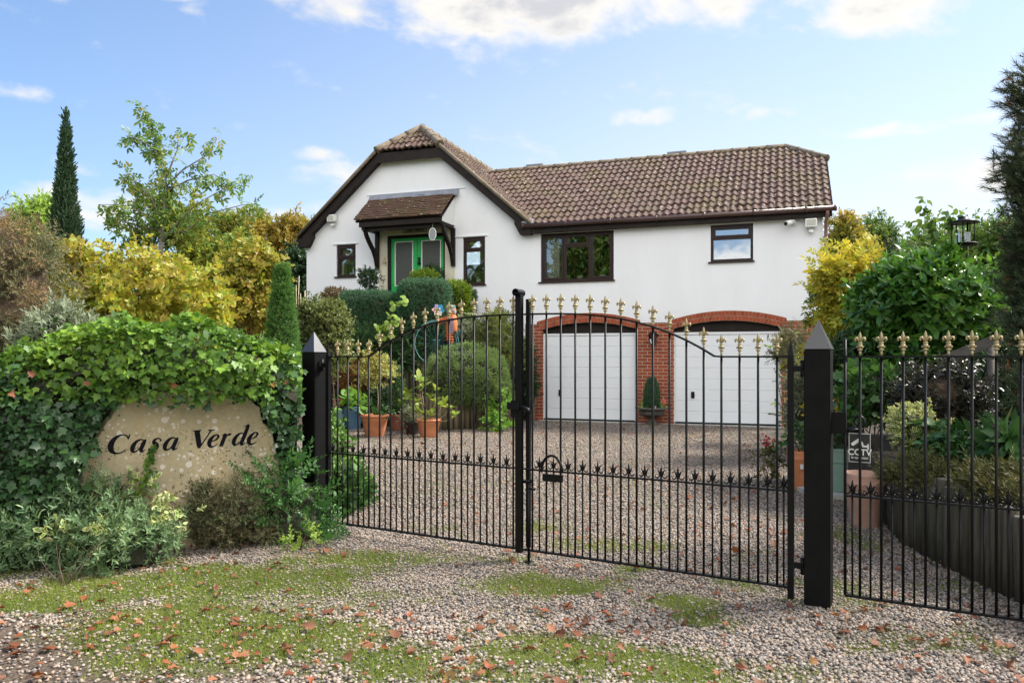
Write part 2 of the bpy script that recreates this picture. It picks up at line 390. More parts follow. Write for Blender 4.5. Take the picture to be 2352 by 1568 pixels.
def logmat(name, ca, cb):
    m, nt, out = newmat(name); q = NT(nt); pos = q.n('ShaderNodeNewGeometry').outputs['Position']; st = q.n('ShaderNodeMapping', {'Vector': pos, 'Scale': (26, 26, 3.0)}).outputs[0]
    f = q.rng(q.noise(st, 1.0, 5, .65), .3, .7); c = q.mix(f, c4(ca), c4(cb)); rnd = q.n('ShaderNodeObjectInfo').outputs['Random']
    c = q.mix(q.math('MULTIPLY', rnd, .55), c, c4((.05, .05, .025))); b = q.n('ShaderNodeBsdfPrincipled', {'Base Color': c, 'Roughness': .92, 'Specular IOR Level': .2}); q.set(b.inputs['Normal'], q.bump(f, .7, .012)); nt.links.new(b.outputs[0], out.inputs[0]); return m
M['log'] = logmat('weathered_log', (.12, .095, .06), (.26, .21, .14)); M['greylog'] = logmat('grey_log', (.05, .045, .035), (.15, .135, .11))
M['timber'] = pmat('bare_timber', (.30, .21, .12), .8, var=.3, vscale=10, bump=.3, bscale=50)
M['greytimber'] = pmat('grey_timber', (.13, .115, .10), .85, var=.3, vscale=10, bump=.3, bscale=50)
M['cane'] = pmat('bamboo_cane', (.42, .36, .24), .6, var=.2, vscale=15)
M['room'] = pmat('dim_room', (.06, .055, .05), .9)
M['curtain'] = pmat('net_curtain', (.62, .58, .52), .9, var=.1, vscale=8)
M['pink'] = pmat('pink_petals', (.80, .06, .20), .5); M['coral'] = pmat('coral_petals', (.80, .14, .13), .5); M['redpetal'] = pmat('deep_red_petals', (.25, .015, .02), .5)
M['teal'] = pmat('teal_paint', (.12, .30, .31), .45, var=.2, vscale=20)
M['orangepot'] = pmat('orange_clay', (.55, .15, .05), .7, var=.15, vscale=20)
M['hat'] = pmat('grey_green_cloth', (.16, .20, .19), .9, col2=(.05, .08, .09), vscale=40)
M['scarf'] = pmat('mauve_grey_cloth', (.22, .17, .23), .9, var=.3, vscale=60)
M['film_blue'] = pmat('blue_foil', (.06, .42, .75), .25); M['film_purple'] = pmat('purple_foil', (.22, .14, .55), .25); M['film_white'] = pmat('white_foil', (.75, .70, .72), .3); M['film_pink'] = pmat('pink_foil', (.80, .30, .34), .3)
M['signblack'] = pmat('sign_black', (.012, .012, .014), .35); M['signwhite'] = pmat('sign_white', (.55, .55, .55), .5)
M['letter'] = pmat('black_letter_paint', (.006, .006, .009), .6, spec=.1, var=.5, vscale=60)
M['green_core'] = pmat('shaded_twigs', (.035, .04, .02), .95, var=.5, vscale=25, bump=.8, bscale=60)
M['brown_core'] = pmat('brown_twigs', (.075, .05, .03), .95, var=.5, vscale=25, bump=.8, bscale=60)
# leaves
M['ivy'] = leafmat('ivy_leaves', [(.028, .065, .014), (.065, .145, .022), (.15, .28, .035), (.30, .43, .06)], .48, .3, 2.2, .35, .45)
M['ivy_dark'] = leafmat('shade_dark_ivy_leaves', [(0.018, 0.053, 0.018), (0.038, 0.090, 0.030), (0.075, 0.165, 0.045)], .35, .2, 2.0)  # shaded copy of the ivy colour, mostly for the hedge's lower front
M['greygreen'] = leafmat('grey_green_leaves', [(0.061, 0.115, 0.047), (0.115, 0.203, 0.095), (0.203, 0.311, 0.149), (0.270, 0.324, 0.121)], .5, .25, 3)
M['heather'] = leafmat('dull_heather', [(.07, .09, .04), (.10, .12, .055), (.13, .12, .06), (.18, .11, .06)], .7, .15, 4)
M['cotoneaster'] = leafmat('small_glossy_leaves', [(0.030, 0.090, 0.027), (0.060, 0.165, 0.045), (0.135, 0.285, 0.075)], .35, .2, 3)
M['var_green'] = leafmat('variegated_centre', [(.07, .15, .035), (.13, .24, .05)], .45, .25, 3)
M['var_cream'] = leafmat('variegated_edge', [(.55, .55, .28), (.42, .46, .16), (.6, .58, .36)], .5, .25, 3)
M['gold_leaf'] = leafmat('golden_autumn_leaves', [(.16, .24, .03), (.25, .32, .04), (.36, .38, .05), (.43, .36, .05), (.29, .22, .04), (.24, .31, .045)], .5, .4, 1.3, .4, .35)
M['gold_leaf2'] = leafmat('dusky_gold_leaves', [(.14, .20, .03), (.26, .28, .04), (.36, .30, .045), (.24, .13, .03)], .5, .35, 2)
M['cherry'] = leafmat('cherry_leaves', [(.07, .15, .035), (.12, .23, .05), (.20, .30, .07), (.36, .24, .03)], .45, .4, 1.2, .4, .25)
M['midgreen'] = leafmat('mid_green_leaves', [(0.041, 0.101, 0.022), (0.081, 0.169, 0.034), (0.162, 0.230, 0.041), (0.378, 0.324, 0.041)], .5, .35, .8, .4, .5)
M['autumn'] = leafmat('autumn_tree_leaves', [(.09, .14, .03), (.16, .20, .035), (.32, .25, .04), (.50, .26, .07)], .5, .4, .5, .4, .6)
M['dark_ev'] = leafmat('dark_evergreen_leaves', [(0.018, 0.048, 0.018), (0.033, 0.075, 0.027), (0.060, 0.112, 0.033)], .45, .15, 1.5)
M['cypress'] = leafmat('cypress_sprays', [(0.022, 0.056, 0.025), (0.042, 0.091, 0.042), (0.077, 0.133, 0.063)], .6, .12, 1.2)
M['yew'] = leafmat('clipped_conifer', [(0.029, 0.088, 0.040), (0.051, 0.136, 0.064), (0.088, 0.192, 0.088)], .6, .12, 3)
M['limeconifer'] = leafmat('lime_conifer', [(.12, .21, .02), (.22, .32, .03), (.32, .38, .04)], .55, .2, 3)
M['brightcone'] = leafmat('bright_conifer', [(0.042, 0.119, 0.025), (0.084, 0.196, 0.039), (0.154, 0.280, 0.056)], .55, .2, 3)
M['juniper'] = leafmat('juniper_sprays', [(0.045, 0.105, 0.045), (0.083, 0.173, 0.068), (0.150, 0.247, 0.090)], .6, .15, 2)
M['hebe'] = leafmat('mounded_conifer', [(.075, .15, .055), (.14, .23, .08), (.22, .31, .10), (.27, .32, .12)], .6, .15, 2.5)
M['brownconifer'] = leafmat('browning_conifer', [(.10, .13, .06), (.15, .17, .09), (.24, .16, .08), (.36, .20, .10)], .7, .2, 1.6, .3, .6)
M['bronze'] = leafmat('bronze_conifer', [(0.125, 0.062, 0.019), (0.250, 0.119, 0.031), (0.375, 0.175, 0.044)], .7, .2, 2.5)
M['silver'] = leafmat('silver_leaves', [(.14, .18, .11), (.22, .26, .17), (.3, .33, .22)], .7, .2, 2.5)
M['olive'] = leafmat('olive_shrub_leaves', [(0.068, 0.101, 0.027), (0.135, 0.176, 0.054), (0.270, 0.270, 0.081)], .5, .25, 2.5)
M['hop'] = leafmat('pale_green_leaves', [(.18, .3, .05), (.28, .42, .08), (.36, .48, .1)], .5, .4, 3)
M['geranium'] = leafmat('geranium_leaves', [(0.110, 0.242, 0.033), (0.176, 0.363, 0.055), (0.275, 0.440, 0.077)], .5, .35, 4)
M['rhodo'] = leafmat('rhododendron_leaves', [(.14, .24, .04), (.26, .36, .06), (.42, .42, .10)], .4, .3, 4)
M['laurel'] = leafmat('laurel_leaves', [(.025, .08, .013), (.05, .14, .02), (.09, .21, .03), (.22, .38, .05)], .28, .28, 1.4, .5, .4)
M['yellow'] = leafmat('yellow_autumn_leaves', [(.20, .27, .035), (.36, .37, .04), (.50, .41, .05), (.46, .30, .04)], .5, .4, 1.8, .4, .4)
M['purple'] = leafmat('purple_leaves', [(.025, .018, .02), (.04, .04, .03), (.05, .065, .03)], .32, .15, 3)
M['pine'] = leafmat('pine_needles', [(.022, .038, .018), (.042, .066, .03), (.065, .09, .038), (.09, .08, .03)], .55, .1, .9, .3, .4)
M['pinebrown'] = leafmat('dead_needles', [(.2, .08, .03), (.3, .12, .04)], .7, .1, 2)
M['bed'] = leafmat('bed_leaves', [(.025, .07, .018), (.045, .115, .03), (.09, .19, .045)], .45, .25, 2)
M['bedyellow'] = leafmat('yellowing_heather', [(.05, .07, .02), (.085, .09, .025), (.13, .10, .035)], .6, .2, 3)
M['grass'] = leafmat('grass_blades', [(.085, .13, .014), (.14, .21, .02), (.21, .26, .03), (.25, .22, .07)], .6, .3, 2)
M['litter'] = leafmat('fallen_leaf_browns', [(.08, .03, .016), (.19, .055, .02), (.11, .045, .024), (.26, .11, .05), (.24, .06, .02), (.28, .21, .07)], .65, .15, 2)
M['limegreen'] = leafmat('yellowing_green_leaves', [(.08, .15, .03), (.14, .23, .04), (.24, .29, .05), (.40, .30, .05)], .5, .4, .9, .4, .5)
M['var_yellow'] = leafmat('yellow_variegated_edge', [(.42, .40, .10), (.52, .46, .15), (.36, .38, .10)], .5, .25, 3)
# ------------------------------------------------------------------ ground
def vnoise(x, y, f, seed):
    r = np.random.default_rng(seed).random((64, 64)); x = x*f+13.7; y = y*f+7.1
    i = np.floor(x).astype(int); j = np.floor(y).astype(int); a = x-i; b = y-j; a = a*a*(3-2*a); b = b*b*(3-2*b)
    g = lambda p, q: r[p % 64, q % 64]
    return (g(i, j)*(1-a)+g(i+1, j)*a)*(1-b)+(g(i, j+1)*(1-a)+g(i+1, j+1)*a)*b
def nz(x, y, f, seed): return vnoise(x, y, f, seed)*.6+vnoise(x, y, f*2.3, seed+1)*.28+vnoise(x, y, f*5.1, seed+2)*.12
MOSS = [(330, 1350, 1.0, .30), (600, 1335, .66, .30), (480, 1385, .6, .2), (800, 1285, .28, .12), (150, 1375, .5, .16), (420, 1420, .7, .2), (420, 1465, .5, .16), (620, 1480, .45, .16), (780, 1450, .3, .1),
        (1350, 1515, .55, .14), (1150, 1550, .5, .1), (1250, 1345, .36, .11), (1480, 1305, .16, .05), (1530, 1385, .26, .09), (1550, 1545, .4, .1), (860, 1530, .4, .12), (1600, 1420, .12, .06)]
MOSS = [(on_ground(u, v).x, on_ground(u, v).y, a, b) for u, v, a, b in MOSS]
def moss_f(x, y):
    t = np.zeros_like(x)
    for cx, cy, a, b in MOSS: t = np.maximum(t, 1.5-np.sqrt(((x-cx)/(a*1.1))**2+((y-cy)/(b*1.9))**2))
    return np.clip(t+(nz(x, y, 3.1, 5)-.5)*2.3, 0, 1)
def soil_f(x, y):
    c = on_ground(90, 1530); t = 1.75-np.sqrt(((x-c.x)/1.15)**2+((y-c.y)/.62)**2)
    c = on_ground(840, 1500); t = np.maximum(t, 1.1-np.sqrt(((x-c.x)/.22)**2+((y-c.y)/.1)**2))
    return np.clip(t+(nz(x, y, 2.7, 9)-.5)*1.4, 0, 1)
STONES = [(0, (0.047, 0.047, 0.047)), (.15, (0.145, 0.139, 0.139)), (.31, (0.272, 0.233, 0.198)), (.46, (0.323, 0.246, 0.185)), (.6, (0.356, 0.300, 0.253)), (.72, (0.187, 0.148, 0.118)), (.82, (0.375, 0.331, 0.291)), (.92, (0.337, 0.229, 0.160)), (.975, (0.413, 0.377, 0.329))]
def gravel_base():
    m, nt, out = newmat('gravel_bed'); q = NT(nt); pos = q.n('ShaderNodeNewGeometry').outputs['Position']
    v = q.n('ShaderNodeTexVoronoi', {'Vector': pos, 'Scale': 46.0, 'Randomness': 1.0}); f = q.math('FRACT', q.math('MULTIPLY', q.n('ShaderNodeSeparateXYZ', {0: v.outputs['Color']}).outputs[0], 7.3))
    c = q.ramp(f, STONES, 'CONSTANT')
    big = q.rng(q.noise(pos, 1.2, 4), .35, .65)
    c = q.mix(q.math('MULTIPLY', big, .25), c, c4((.13, .085, .06)))
    edge = q.rng(v.outputs['Distance'], .35, .75); c = q.mix(q.math('MULTIPLY', edge, .75), c, c4((.10, .08, .065)))
    soil = q.mix(q.rng(q.noise(pos, 60, 5), .35, .65), c4((.045, .035, .027)), c4((.13, .095, .07)))
    gr = q.mix(q.rng(q.noise(pos, 45, 5), .35, .65), c4((.05, .055, .018)), c4((.08, .11, .022)))
    c = q.mix(q.n('ShaderNodeAttribute', attribute_name='soil').outputs['Fac'], c, soil)
    c = q.mix(q.math('MULTIPLY', q.n('ShaderNodeAttribute', attribute_name='moss').outputs['Fac'], .8), c, gr)
    b = q.n('ShaderNodeBsdfPrincipled', {'Base Color': c, 'Roughness': .8, 'Specular IOR Level': .3})
    h = q.math('SUBTRACT', 1.0, v.outputs['Distance']); q.set(b.inputs['Normal'], q.bump(h, .9, .014))
    nt.links.new(b.outputs[0], out.inputs[0]); return m
gm = bpy.data.meshes.new('ground'); gm.from_pydata([(-500, -500, -.02), (500, -500, -.02), (500, 500, -.02), (-500, 500, -.02)], [], [(0, 1, 2, 3)])
gm.materials.append(pmat('earth_and_turf', (.085, .075, .04), .95, col2=(.04, .06, .02), vscale=1.5, bump=.6, bscale=25))
g_ = bpy.data.objects.new('ground', gm); COL.objects.link(g_); tag(g_, kind='structure')
xs = np.arange(-8.5, 8.6, .1); ys = np.arange(1.2, 20.05, .1); GX, GY = np.meshgrid(xs, ys); nx, ny = len(xs), len(ys)
GZ = (nz(GX, GY, .9, 3)-.5)*.03
idx = np.arange(nx*ny).reshape(ny, nx); F4 = np.stack([idx[:-1, :-1], idx[:-1, 1:], idx[1:, 1:], idx[1:, :-1]], -1).reshape(-1, 4)
dm = bpy.data.meshes.new('gravel_drive'); dm.from_pydata(np.stack([GX, GY, GZ], -1).reshape(-1, 3).tolist(), [], F4.tolist())
for nm, fn in (('moss', moss_f), ('soil', soil_f)):
    a = dm.attributes.new(nm, 'FLOAT', 'POINT'); a.data.foreach_set('value', fn(GX, GY).ravel().astype(np.float32))
dm.polygons.foreach_set('use_smooth', np.ones(len(dm.polygons), bool))
dm.materials.append(gravel_base()); d_ = bpy.data.objects.new('gravel_drive', dm); COL.objects.link(d_); tag(d_, kind='structure')
def gz(x, y): return (nz(x, y, .9, 3)-.5)*.03
def pebble(kind, seed):
    bm = bmesh.new(); r = random.Random(seed)
    if kind == 2: bmesh.ops.create_icosphere(bm, subdivisions=2, radius=.5)
    elif kind == 1: bmesh.ops.create_icosphere(bm, subdivisions=1, radius=.5)
    else: bmesh.ops.create_cube(bm, size=.62)
    sx_, sy_, sz_ = 1.0, r.uniform(.6, .9), r.uniform(.4, .62); off = [Vector((r.uniform(-1, 1), r.uniform(-1, 1), r.uniform(-1, 1))).normalized() for _ in range(5)]
    for v in bm.verts:
        d = v.co.normalized(); k = 1-.16*max(0, d.dot(off[0]))-.14*max(0, d.dot(off[1]))**2+.1*d.dot(off[2])
        v.co = Vector((v.co.x*sx_*k, v.co.y*sy_*k, v.co.z*sz_*k))
    bm.verts.ensure_lookup_table(); t = Tpl([tuple(v.co) for v in bm.verts], [tuple(v.index for v in f.verts) for f in bm.faces]); bm.free(); return t
def stone_mat():
    m, nt, out = newmat('pebbles'); q = NT(nt); g = q.n('ShaderNodeNewGeometry')
    c = q.ramp(g.outputs['Random Per Island'], STONES); f = q.rng(q.noise(g.outputs['Position'], 130, 4), .3, .7)
    c = q.mix(q.math('MULTIPLY', f, .35), c, c4((.12, .09, .07)))
    b = q.n('ShaderNodeBsdfPrincipled', {'Base Color': c, 'Roughness': .62, 'Specular IOR Level': .35})
    nt.links.new(b.outputs[0], out.inputs[0]); return m
M['stones'] = stone_mat()
def wedge(n, y0, y1, rng, lo=-9, hi=9, k=.72):
    y = y0+(y1-y0)*rng.random(int(n)); x = (rng.random(int(n))*2-1)*(k*y1); m = np.abs(x) < k*y+.15; m &= (x > lo) & (x < hi); return x[m], y[m]
rng = np.random.default_rng(4); parts = []
tpls = {2: [pebble(2, i) for i in range(4)], 1: [pebble(1, 10+i) for i in range(4)], 0: [pebble(0, 20+i) for i in range(3)]}
for kind, y0, y1, dens, smin, smax in ((2, 2.9, 4.3, 4700, .013, .029), (1, 4.3, 7.2, 3900, .013, .029), (0, 7.2, 11.5, 1500, .018, .034), (0, 11.5, 17.2, 800, .022, .038)):
    n = dens*(y1-y0)*2*.72*y1; x, y = wedge(n, y0, y1, rng, -3.9 if y0 < 6 else -3.2, 4.6)
    keep = rng.random(len(x)) > np.maximum(moss_f(x, y)*.86, soil_f(x, y)*.8); x, y = x[keep], y[keep]
    sel = rng.integers(0, len(tpls[kind]), len(x))
    for i, t in enumerate(tpls[kind]):
        k = sel == i; X, Y = x[k], y[k]; nn = len(X); s = smin+(smax-smin)*rng.random(nn)**1.6
        P = np.stack([X, Y, gz(X, Y)+s*.12+rng.random(nn)*.006], -1); D = rng.normal(size=(nn, 3))*np.array([1, 1, .22]); N = np.array([[0, 0, 1.0]])+rng.normal(size=(nn, 3))*.3
        parts.append((t, P, D, N, s))
def merge_scatter(name, parts, mat, smooth):
    obs = [scatter(name, t, P, D, N, S, mat, None, smooth) for t, P, D, N, S in parts]
    return obs
def joined(name, parts, mats, parent=None, smooth=False):
    """several templates, one mesh object"""
    vs = []; lo = []; lt = []; mi = []; k = 0
    for t, P, D, N, S in parts:
        o = scatter(name, t, P, D, N, S, mats, parent, smooth); me = o.data
        a = np.empty(len(me.vertices)*3, np.float32); me.vertices.foreach_get('co', a); b = np.empty(len(me.loops), np.int32); me.loops.foreach_get('vertex_index', b)
        c = np.empty(len(me.polygons), np.int32); me.polygons.foreach_get('loop_total', c); d = np.empty(len(me.polygons), np.int32); me.polygons.foreach_get('material_index', d)
        vs.append(a); lo.append(b+k); lt.append(c); mi.append(d); k += len(a)//3; bpy.data.objects.remove(o); bpy.data.meshes.remove(me)
    vs, lo, lt, mi = map(np.concatenate, (vs, lo, lt, mi)); me = bpy.data.meshes.new(name)
    me.vertices.add(k); me.vertices.foreach_set('co', vs); me.loops.add(len(lo)); me.loops.foreach_set('vertex_index', lo); me.polygons.add(len(lt))
    me.polygons.foreach_set('loop_start', np.concatenate([[0], np.cumsum(lt)[:-1]]).astype(np.int32)); me.polygons.foreach_set('loop_total', lt); me.polygons.foreach_set('material_index', mi)
    for m in (mats if isinstance(mats, (list, tuple)) else [mats]): me.materials.append(m)
    if smooth: me.polygons.foreach_set('use_smooth', np.ones(len(lt), bool))
    me.update(calc_edges=True); o = bpy.data.objects.new(name, me); COL.objects.link(o)
    if parent: o.parent = parent
    return o
o = joined('gravel', parts, M['stones'], None, True); tag(o, 'loose rounded beach gravel covering the drive and the apron before the gates', 'gravel', kind='stuff')
# grass and moss tufts
x, y = wedge(620000, 2.9, 6.6, rng, -3.9, 3.2); f = moss_f(x, y); k = rng.random(len(x)) < f**1.3*.95; x, y = x[k], y[k]; n = len(x)
P = np.stack([x, y, gz(x, y)-.002], -1); D = np.array([[0, 0, 1.0]])+rng.normal(size=(n, 3))*.75; D[:, 2] = np.abs(D[:, 2])*.8+.15
o = scatter('grass', BLADE, P, D, rng.normal(size=(n, 3)), .012+.030*rng.random(n)**1.6, M['grass']); tag(o, 'short mossy grass creeping over the gravel and the verge', 'grass', kind='stuff')
# leaf litter
def litter(n, y0, y1, lo, hi, pw=None):
    x, y = wedge(n, y0, y1, rng, lo, hi); return x, y
L_ = [litter(620, 3.0, 4.4, -9, 9), litter(620, 4.4, 7.2, -3.6, 3), litter(2300, 7.2, 16.5, -2.8, 5.2), litter(360, 5.2, 10, 1.7, 3.3), litter(130, 4.6, 7, -2.8, -1.0), litter(150, 4.8, 7.0, 1.2, 3.3), litter(350, 10.5, 15.8, 3.2, 5.6), litter(90, 3.2, 4.6, 1.2, 3)]
x = np.concatenate([a for a, b in L_]); y = np.concatenate([b for a, b in L_]); n = len(x)
k = nz(x, y, .8, 41)+rng.random(n)*.35 > .52; x, y = x[k], y[k]; n = len(x)
P = np.stack([x, y, gz(x, y)+.014+.012*rng.random(n)], -1); D = rng.normal(size=(n, 3))*np.array([1, 1, .18]); N = np.array([[0, 0, 1.0]])+rng.normal(size=(n, 3))*.33
S = (.03+.042*rng.random(n)**1.4)
o = joined('fallen_leaves', [(MAPLE, P[::2], D[::2], N[::2], S[::2]), (t_star([(p[0], p[1]*.75) for p in [(0, 0), (.05, .4), (.25, .26), (.4, .55), (.6, .2), (1, .1), (.7, -.2), (.5, -.62), (.3, -.26), (0, -.3)]], cup=.5), P[1::2], D[1::2], N[1::2], S[1::2]*.9)], M['litter'])
tag(o, 'brown and orange fallen leaves scattered over gravel and grass', 'leaves', kind='stuff')
# planted bank that climbs from the drive to the front door level
EDGE = [(-9.0, 8.4), (-4.2, 8.9), (-4.1, 14.5), (-3.7, 15.75), (-2.0, 15.65), (-1.35, 15.12), (-.6, 15.5), (.15, 16.6), (.34, 17.4), (.3, 18.2)]
def seg_d(x, y):
    best = np.full(x.shape, 1e9); 
    for (ax, ay), (bx, by) in zip(EDGE[:-1], EDGE[1:]):
        dx, dy = bx-ax, by-ay; t = np.clip(((x-ax)*dx+(y-ay)*dy)/(dx*dx+dy*dy), 0, 1); px, py = ax+t*dx-x, ay+t*dy-y
        d = np.hypot(px, py); s = np.sign(dx*(y-ay)-dy*(x-ax)); best = np.where(d < np.abs(best), d*s, best)
    return best
bx_ = np.arange(-16, .8, .2); by_ = np.arange(8.2, 27, .2); BX, BY = np.meshgrid(bx_, by_); sd = seg_d(BX, BY)
def bank_h(x, y):
    d = seg_d(x, y); sm = lambda t: np.clip(t, 0, 1)**2*(3-2*np.clip(t, 0, 1))
    return np.where(d > 0, .55*sm(d/.35)+.65*sm((d-.7)/.7)+1.1*sm((d-1.3)/2.2), -.3)*np.clip((18-np.abs(x))/6, 0, 1)
def bank_z(x, y): return float(bank_h(np.array([float(x)]), np.array([float(y)]))[0])
BZ = bank_h(BX, BY)+(nz(BX, BY, 1.3, 77)-.5)*.08*(sd > .4); n1_, n2_ = len(bx_), len(by_)
idx = np.arange(n1_*n2_).reshape(n2_, n1_); F4 = np.stack([idx[:-1, :-1], idx[:-1, 1:], idx[1:, 1:], idx[1:, :-1]], -1).reshape(-1, 4)
bmsh = bpy.data.meshes.new('garden_bank'); bmsh.from_pydata(np.stack([BX, BY, BZ], -1).reshape(-1, 3).tolist(), [], F4.tolist()); bmsh.materials.append(M['soil'])
bmsh.polygons.foreach_set('use_smooth', np.ones(len(bmsh.polygons), bool)); b_ = bpy.data.objects.new('garden_bank', bmsh); COL.objects.link(b_); tag(b_, kind='structure')
# raised bed on the right
rb = MB(); rb.prism([(3.09, 3.2, -.02), (12, 3.2, -.02), (12, 14.5, -.02), (5.6, 14.5, -.02), (5.0, 11.5, -.02), (3.9, 8.2, -.02), (3.35, 7.6, -.02), (3.2, 6.4, -.02)], (0, 0, .54))
o = rb.build('raised_bed_soil', M['soil']); tag(o, kind='structure')
# ------------------------------------------------------------------ house
def house_vec(q, rot=True):
    """position turned into the house frame: x along the front, z up"""
    pos = q.n('ShaderNodeNewGeometry').outputs['Position']
    return q.n('ShaderNodeMapping', {'Vector': pos, 'Rotation': (0, 0, TH)}, vector_type='POINT').outputs[0]
def render_mat():
    m, nt, out = newmat('white_render'); q = NT(nt); v = house_vec(q); s3 = q.n('ShaderNodeMapping', {'Vector': v, 'Scale': (1.4, 1.4, .35)}).outputs[0]
    f = q.rng(q.noise(s3, 1.6, 6, .62), .35, .75); c = q.mix(f, c4((.80, .81, .84)), c4((.755, .76, .785)))
    z = q.n('ShaderNodeSeparateXYZ', {0: v}).outputs[2]; low = q.math('MULTIPLY', q.rng(z, 2.5, 2.15), q.noise(v, 7, 4)); c = q.mix(q.math('MULTIPLY', low, .35, clamp=True), c, c4((.45, .45, .42)))
    b = q.n('ShaderNodeBsdfPrincipled', {'Base Color': c, 'Roughness': .85, 'Specular IOR Level': .2}); q.set(b.inputs['Normal'], q.bump(q.noise(v, 55, 5, .65), .25, .01, q.bump(q.noise(v, 4, 3), .15, .03)))
    nt.links.new(b.outputs[0], out.inputs[0]); return m
def brick_mat():
    m, nt, out = newmat('red_brickwork'); q = NT(nt); v = house_vec(q); sp = q.n('ShaderNodeSeparateXYZ', {0: v}); xz = q.n('ShaderNodeCombineXYZ', {0: sp.outputs[0], 1: sp.outputs[2]}).outputs[0]
    xz = q.n('ShaderNodeVectorMath', {0: xz, 1: q.n('ShaderNodeVectorMath', {0: q.n('ShaderNodeTexNoise', {'Vector': v, 'Scale': 9.0}).outputs['Color'], 1: (.008, .008, 0)}, operation='MULTIPLY').outputs[0]}, operation='ADD').outputs[0]
    br = q.n('ShaderNodeTexBrick', {'Vector': xz, 'Color1': c4((.34, .075, .035)), 'Color2': c4((.21, .05, .03)), 'Mortar': c4((.45, .36, .25)), 'Scale': 1.0, 'Mortar Size': .0075, 'Mortar Smooth': .25, 'Bias': -.25, 'Brick Width': .225, 'Row Height': .075})
    f = q.rng(q.noise(v, 30, 6, .65), .3, .72); c = q.mix(q.math('MULTIPLY', f, .45), br.outputs['Color'], c4((.13, .035, .025)), 'MIX')
    fac = br.outputs['Fac']; c = q.mix(fac, c, c4((.42, .335, .235)))
    b = q.n('ShaderNodeBsdfPrincipled', {'Base Color': c, 'Roughness': .85, 'Specular IOR Level': .25})
    h = q.math('SUBTRACT', q.math('MULTIPLY', f, .3), fac); q.set(b.inputs['Normal'], q.bump(h, .8, .008)); nt.links.new(b.outputs[0], out.inputs[0]); return m
def tile_mat(name, ca, cb, moss=.5, cell=(6.58, 6.58, 3.6)):
    m, nt, out = newmat(name); q = NT(nt); g = q.n('ShaderNodeNewGeometry'); v = house_vec(q)
    cv = q.n('ShaderNodeVectorMath', {0: q.n('ShaderNodeVectorMath', {0: v, 1: cell}, operation='MULTIPLY').outputs[0]}, operation='FLOOR').outputs[0]
    wn_ = q.n('ShaderNodeTexWhiteNoise', {'Vector': cv}, noise_dimensions='3D').outputs['Value']
    f = q.math('ADD', q.math('MULTIPLY', wn_, .5), q.math('MULTIPLY', q.rng(q.noise(v, 9, 6, .65), .3, .7), .5)); c = q.mix(f, c4(ca), c4(cb))
    gr = q.rng(q.noise(v, 40, 5, .7), .45, .75); c = q.mix(q.math('MULTIPLY', gr, .45), c, c4((.10, .075, .06)))
    mo = q.math('MULTIPLY', q.rng(q.noise(v, 1.1, 4, .6), .45, .68), q.rng(q.noise(v, 11, 5, .7), .45, .6), clamp=True)
    mo2 = q.rng(q.noise(v, 16, 4, .7), .63, .69); mo = q.math('MAXIMUM', mo, q.math('MULTIPLY', mo2, .8)); c = q.mix(q.math('MULTIPLY', mo, moss), c, q.mix(q.noise(v, 60, 2), c4((.06, .055, .015)), c4((.16, .14, .03))))
    vo = q.n('ShaderNodeTexVoronoi', {'Vector': v, 'Scale': 9.5}); sp = q.math('MULTIPLY', q.math('LESS_THAN', vo.outputs['Distance'], q.math('MULTIPLY', q.noise(v, 23, 2), .33)), q.math('GREATER_THAN', q.noise(v, 3.3, 3), .47))
    c = q.mix(q.math('MULTIPLY', sp, .8), c, c4((.5, .47, .42)))
    b = q.n('ShaderNodeBsdfPrincipled', {'Base Color': c, 'Roughness': .82, 'Specular IOR Level': .3}); q.set(b.inputs['Normal'], q.bump(q.math('ADD', q.noise(v, 70, 5, .7), q.math('MULTIPLY', mo, 1.2)), .5, .012))
    nt.links.new(b.outputs[0], out.inputs[0]); return m
def glass_mat(name, tint, refl, rough=.01):
    m, nt, out = newmat(name); q = NT(nt); fr = q.n('ShaderNodeFresnel', {'IOR': 1.5}).outputs[0]
    f = q.math('ADD', fr, refl, clamp=True); gl = q.n('ShaderNodeBsdfGlossy', {'Color': c4((.95, .97, 1)), 'Roughness': rough}); tr = q.n('ShaderNodeBsdfTransparent', {'Color': c4(tint)})
    pos = q.n('ShaderNodeNewGeometry').outputs['Position']; q.set(gl.inputs['Normal'], q.bump(q.noise(pos, 1.7, 2), .03, .05))
    mx = q.n('ShaderNodeMixShader', {0: f, 1: tr, 2: gl}); nt.links.new(mx.outputs[0], out.inputs[0]); return m
def obscure_mat():
    m, nt, out = newmat('patterned_dark_glass'); q = NT(nt); v = house_vec(q)
    vo = q.n('ShaderNodeTexVoronoi', {'Vector': v, 'Scale': 13.0}); f = q.math('MULTIPLY', q.math('LESS_THAN', vo.outputs['Distance'], .2), q.math('GREATER_THAN', q.noise(v, 4, 2), .52))
    c = q.mix(q.math('MULTIPLY', f, .7), q.mix(q.noise(v, 30, 3), c4((.05, .052, .048)), c4((.075, .075, .07))), c4((.012, .012, .012)))
    b = q.n('ShaderNodeBsdfPrincipled', {'Base Color': c, 'Roughness': .35}); q.set(b.inputs['Normal'], q.bump(q.noise(v, 80, 3), .2)); nt.links.new(b.outputs[0], out.inputs[0]); return m
M['render'] = render_mat(); M['brick'] = brick_mat(); M['glass'] = glass_mat('window_glass', (.75, .8, .78), .16); M['glass_bright'] = glass_mat('reflective_glass', (.6, .66, .66), .42)
M['obscure'] = obscure_mat(); M['tile'] = tile_mat('mossy_red_brown_tiles', (.115, .062, .05), (.06, .04, .034), .9); M['plaintile'] = tile_mat('mossy_plain_tiles', (.17, .08, .052), (.075, .05, .04), .95, (5.9, 5.9, 11))
M['ridge'] = pmat('lichened_ridge_tiles', (.20, .15, .115), .9, col2=(.11, .10, .06), vscale=7, bump=.6, bscale=40)
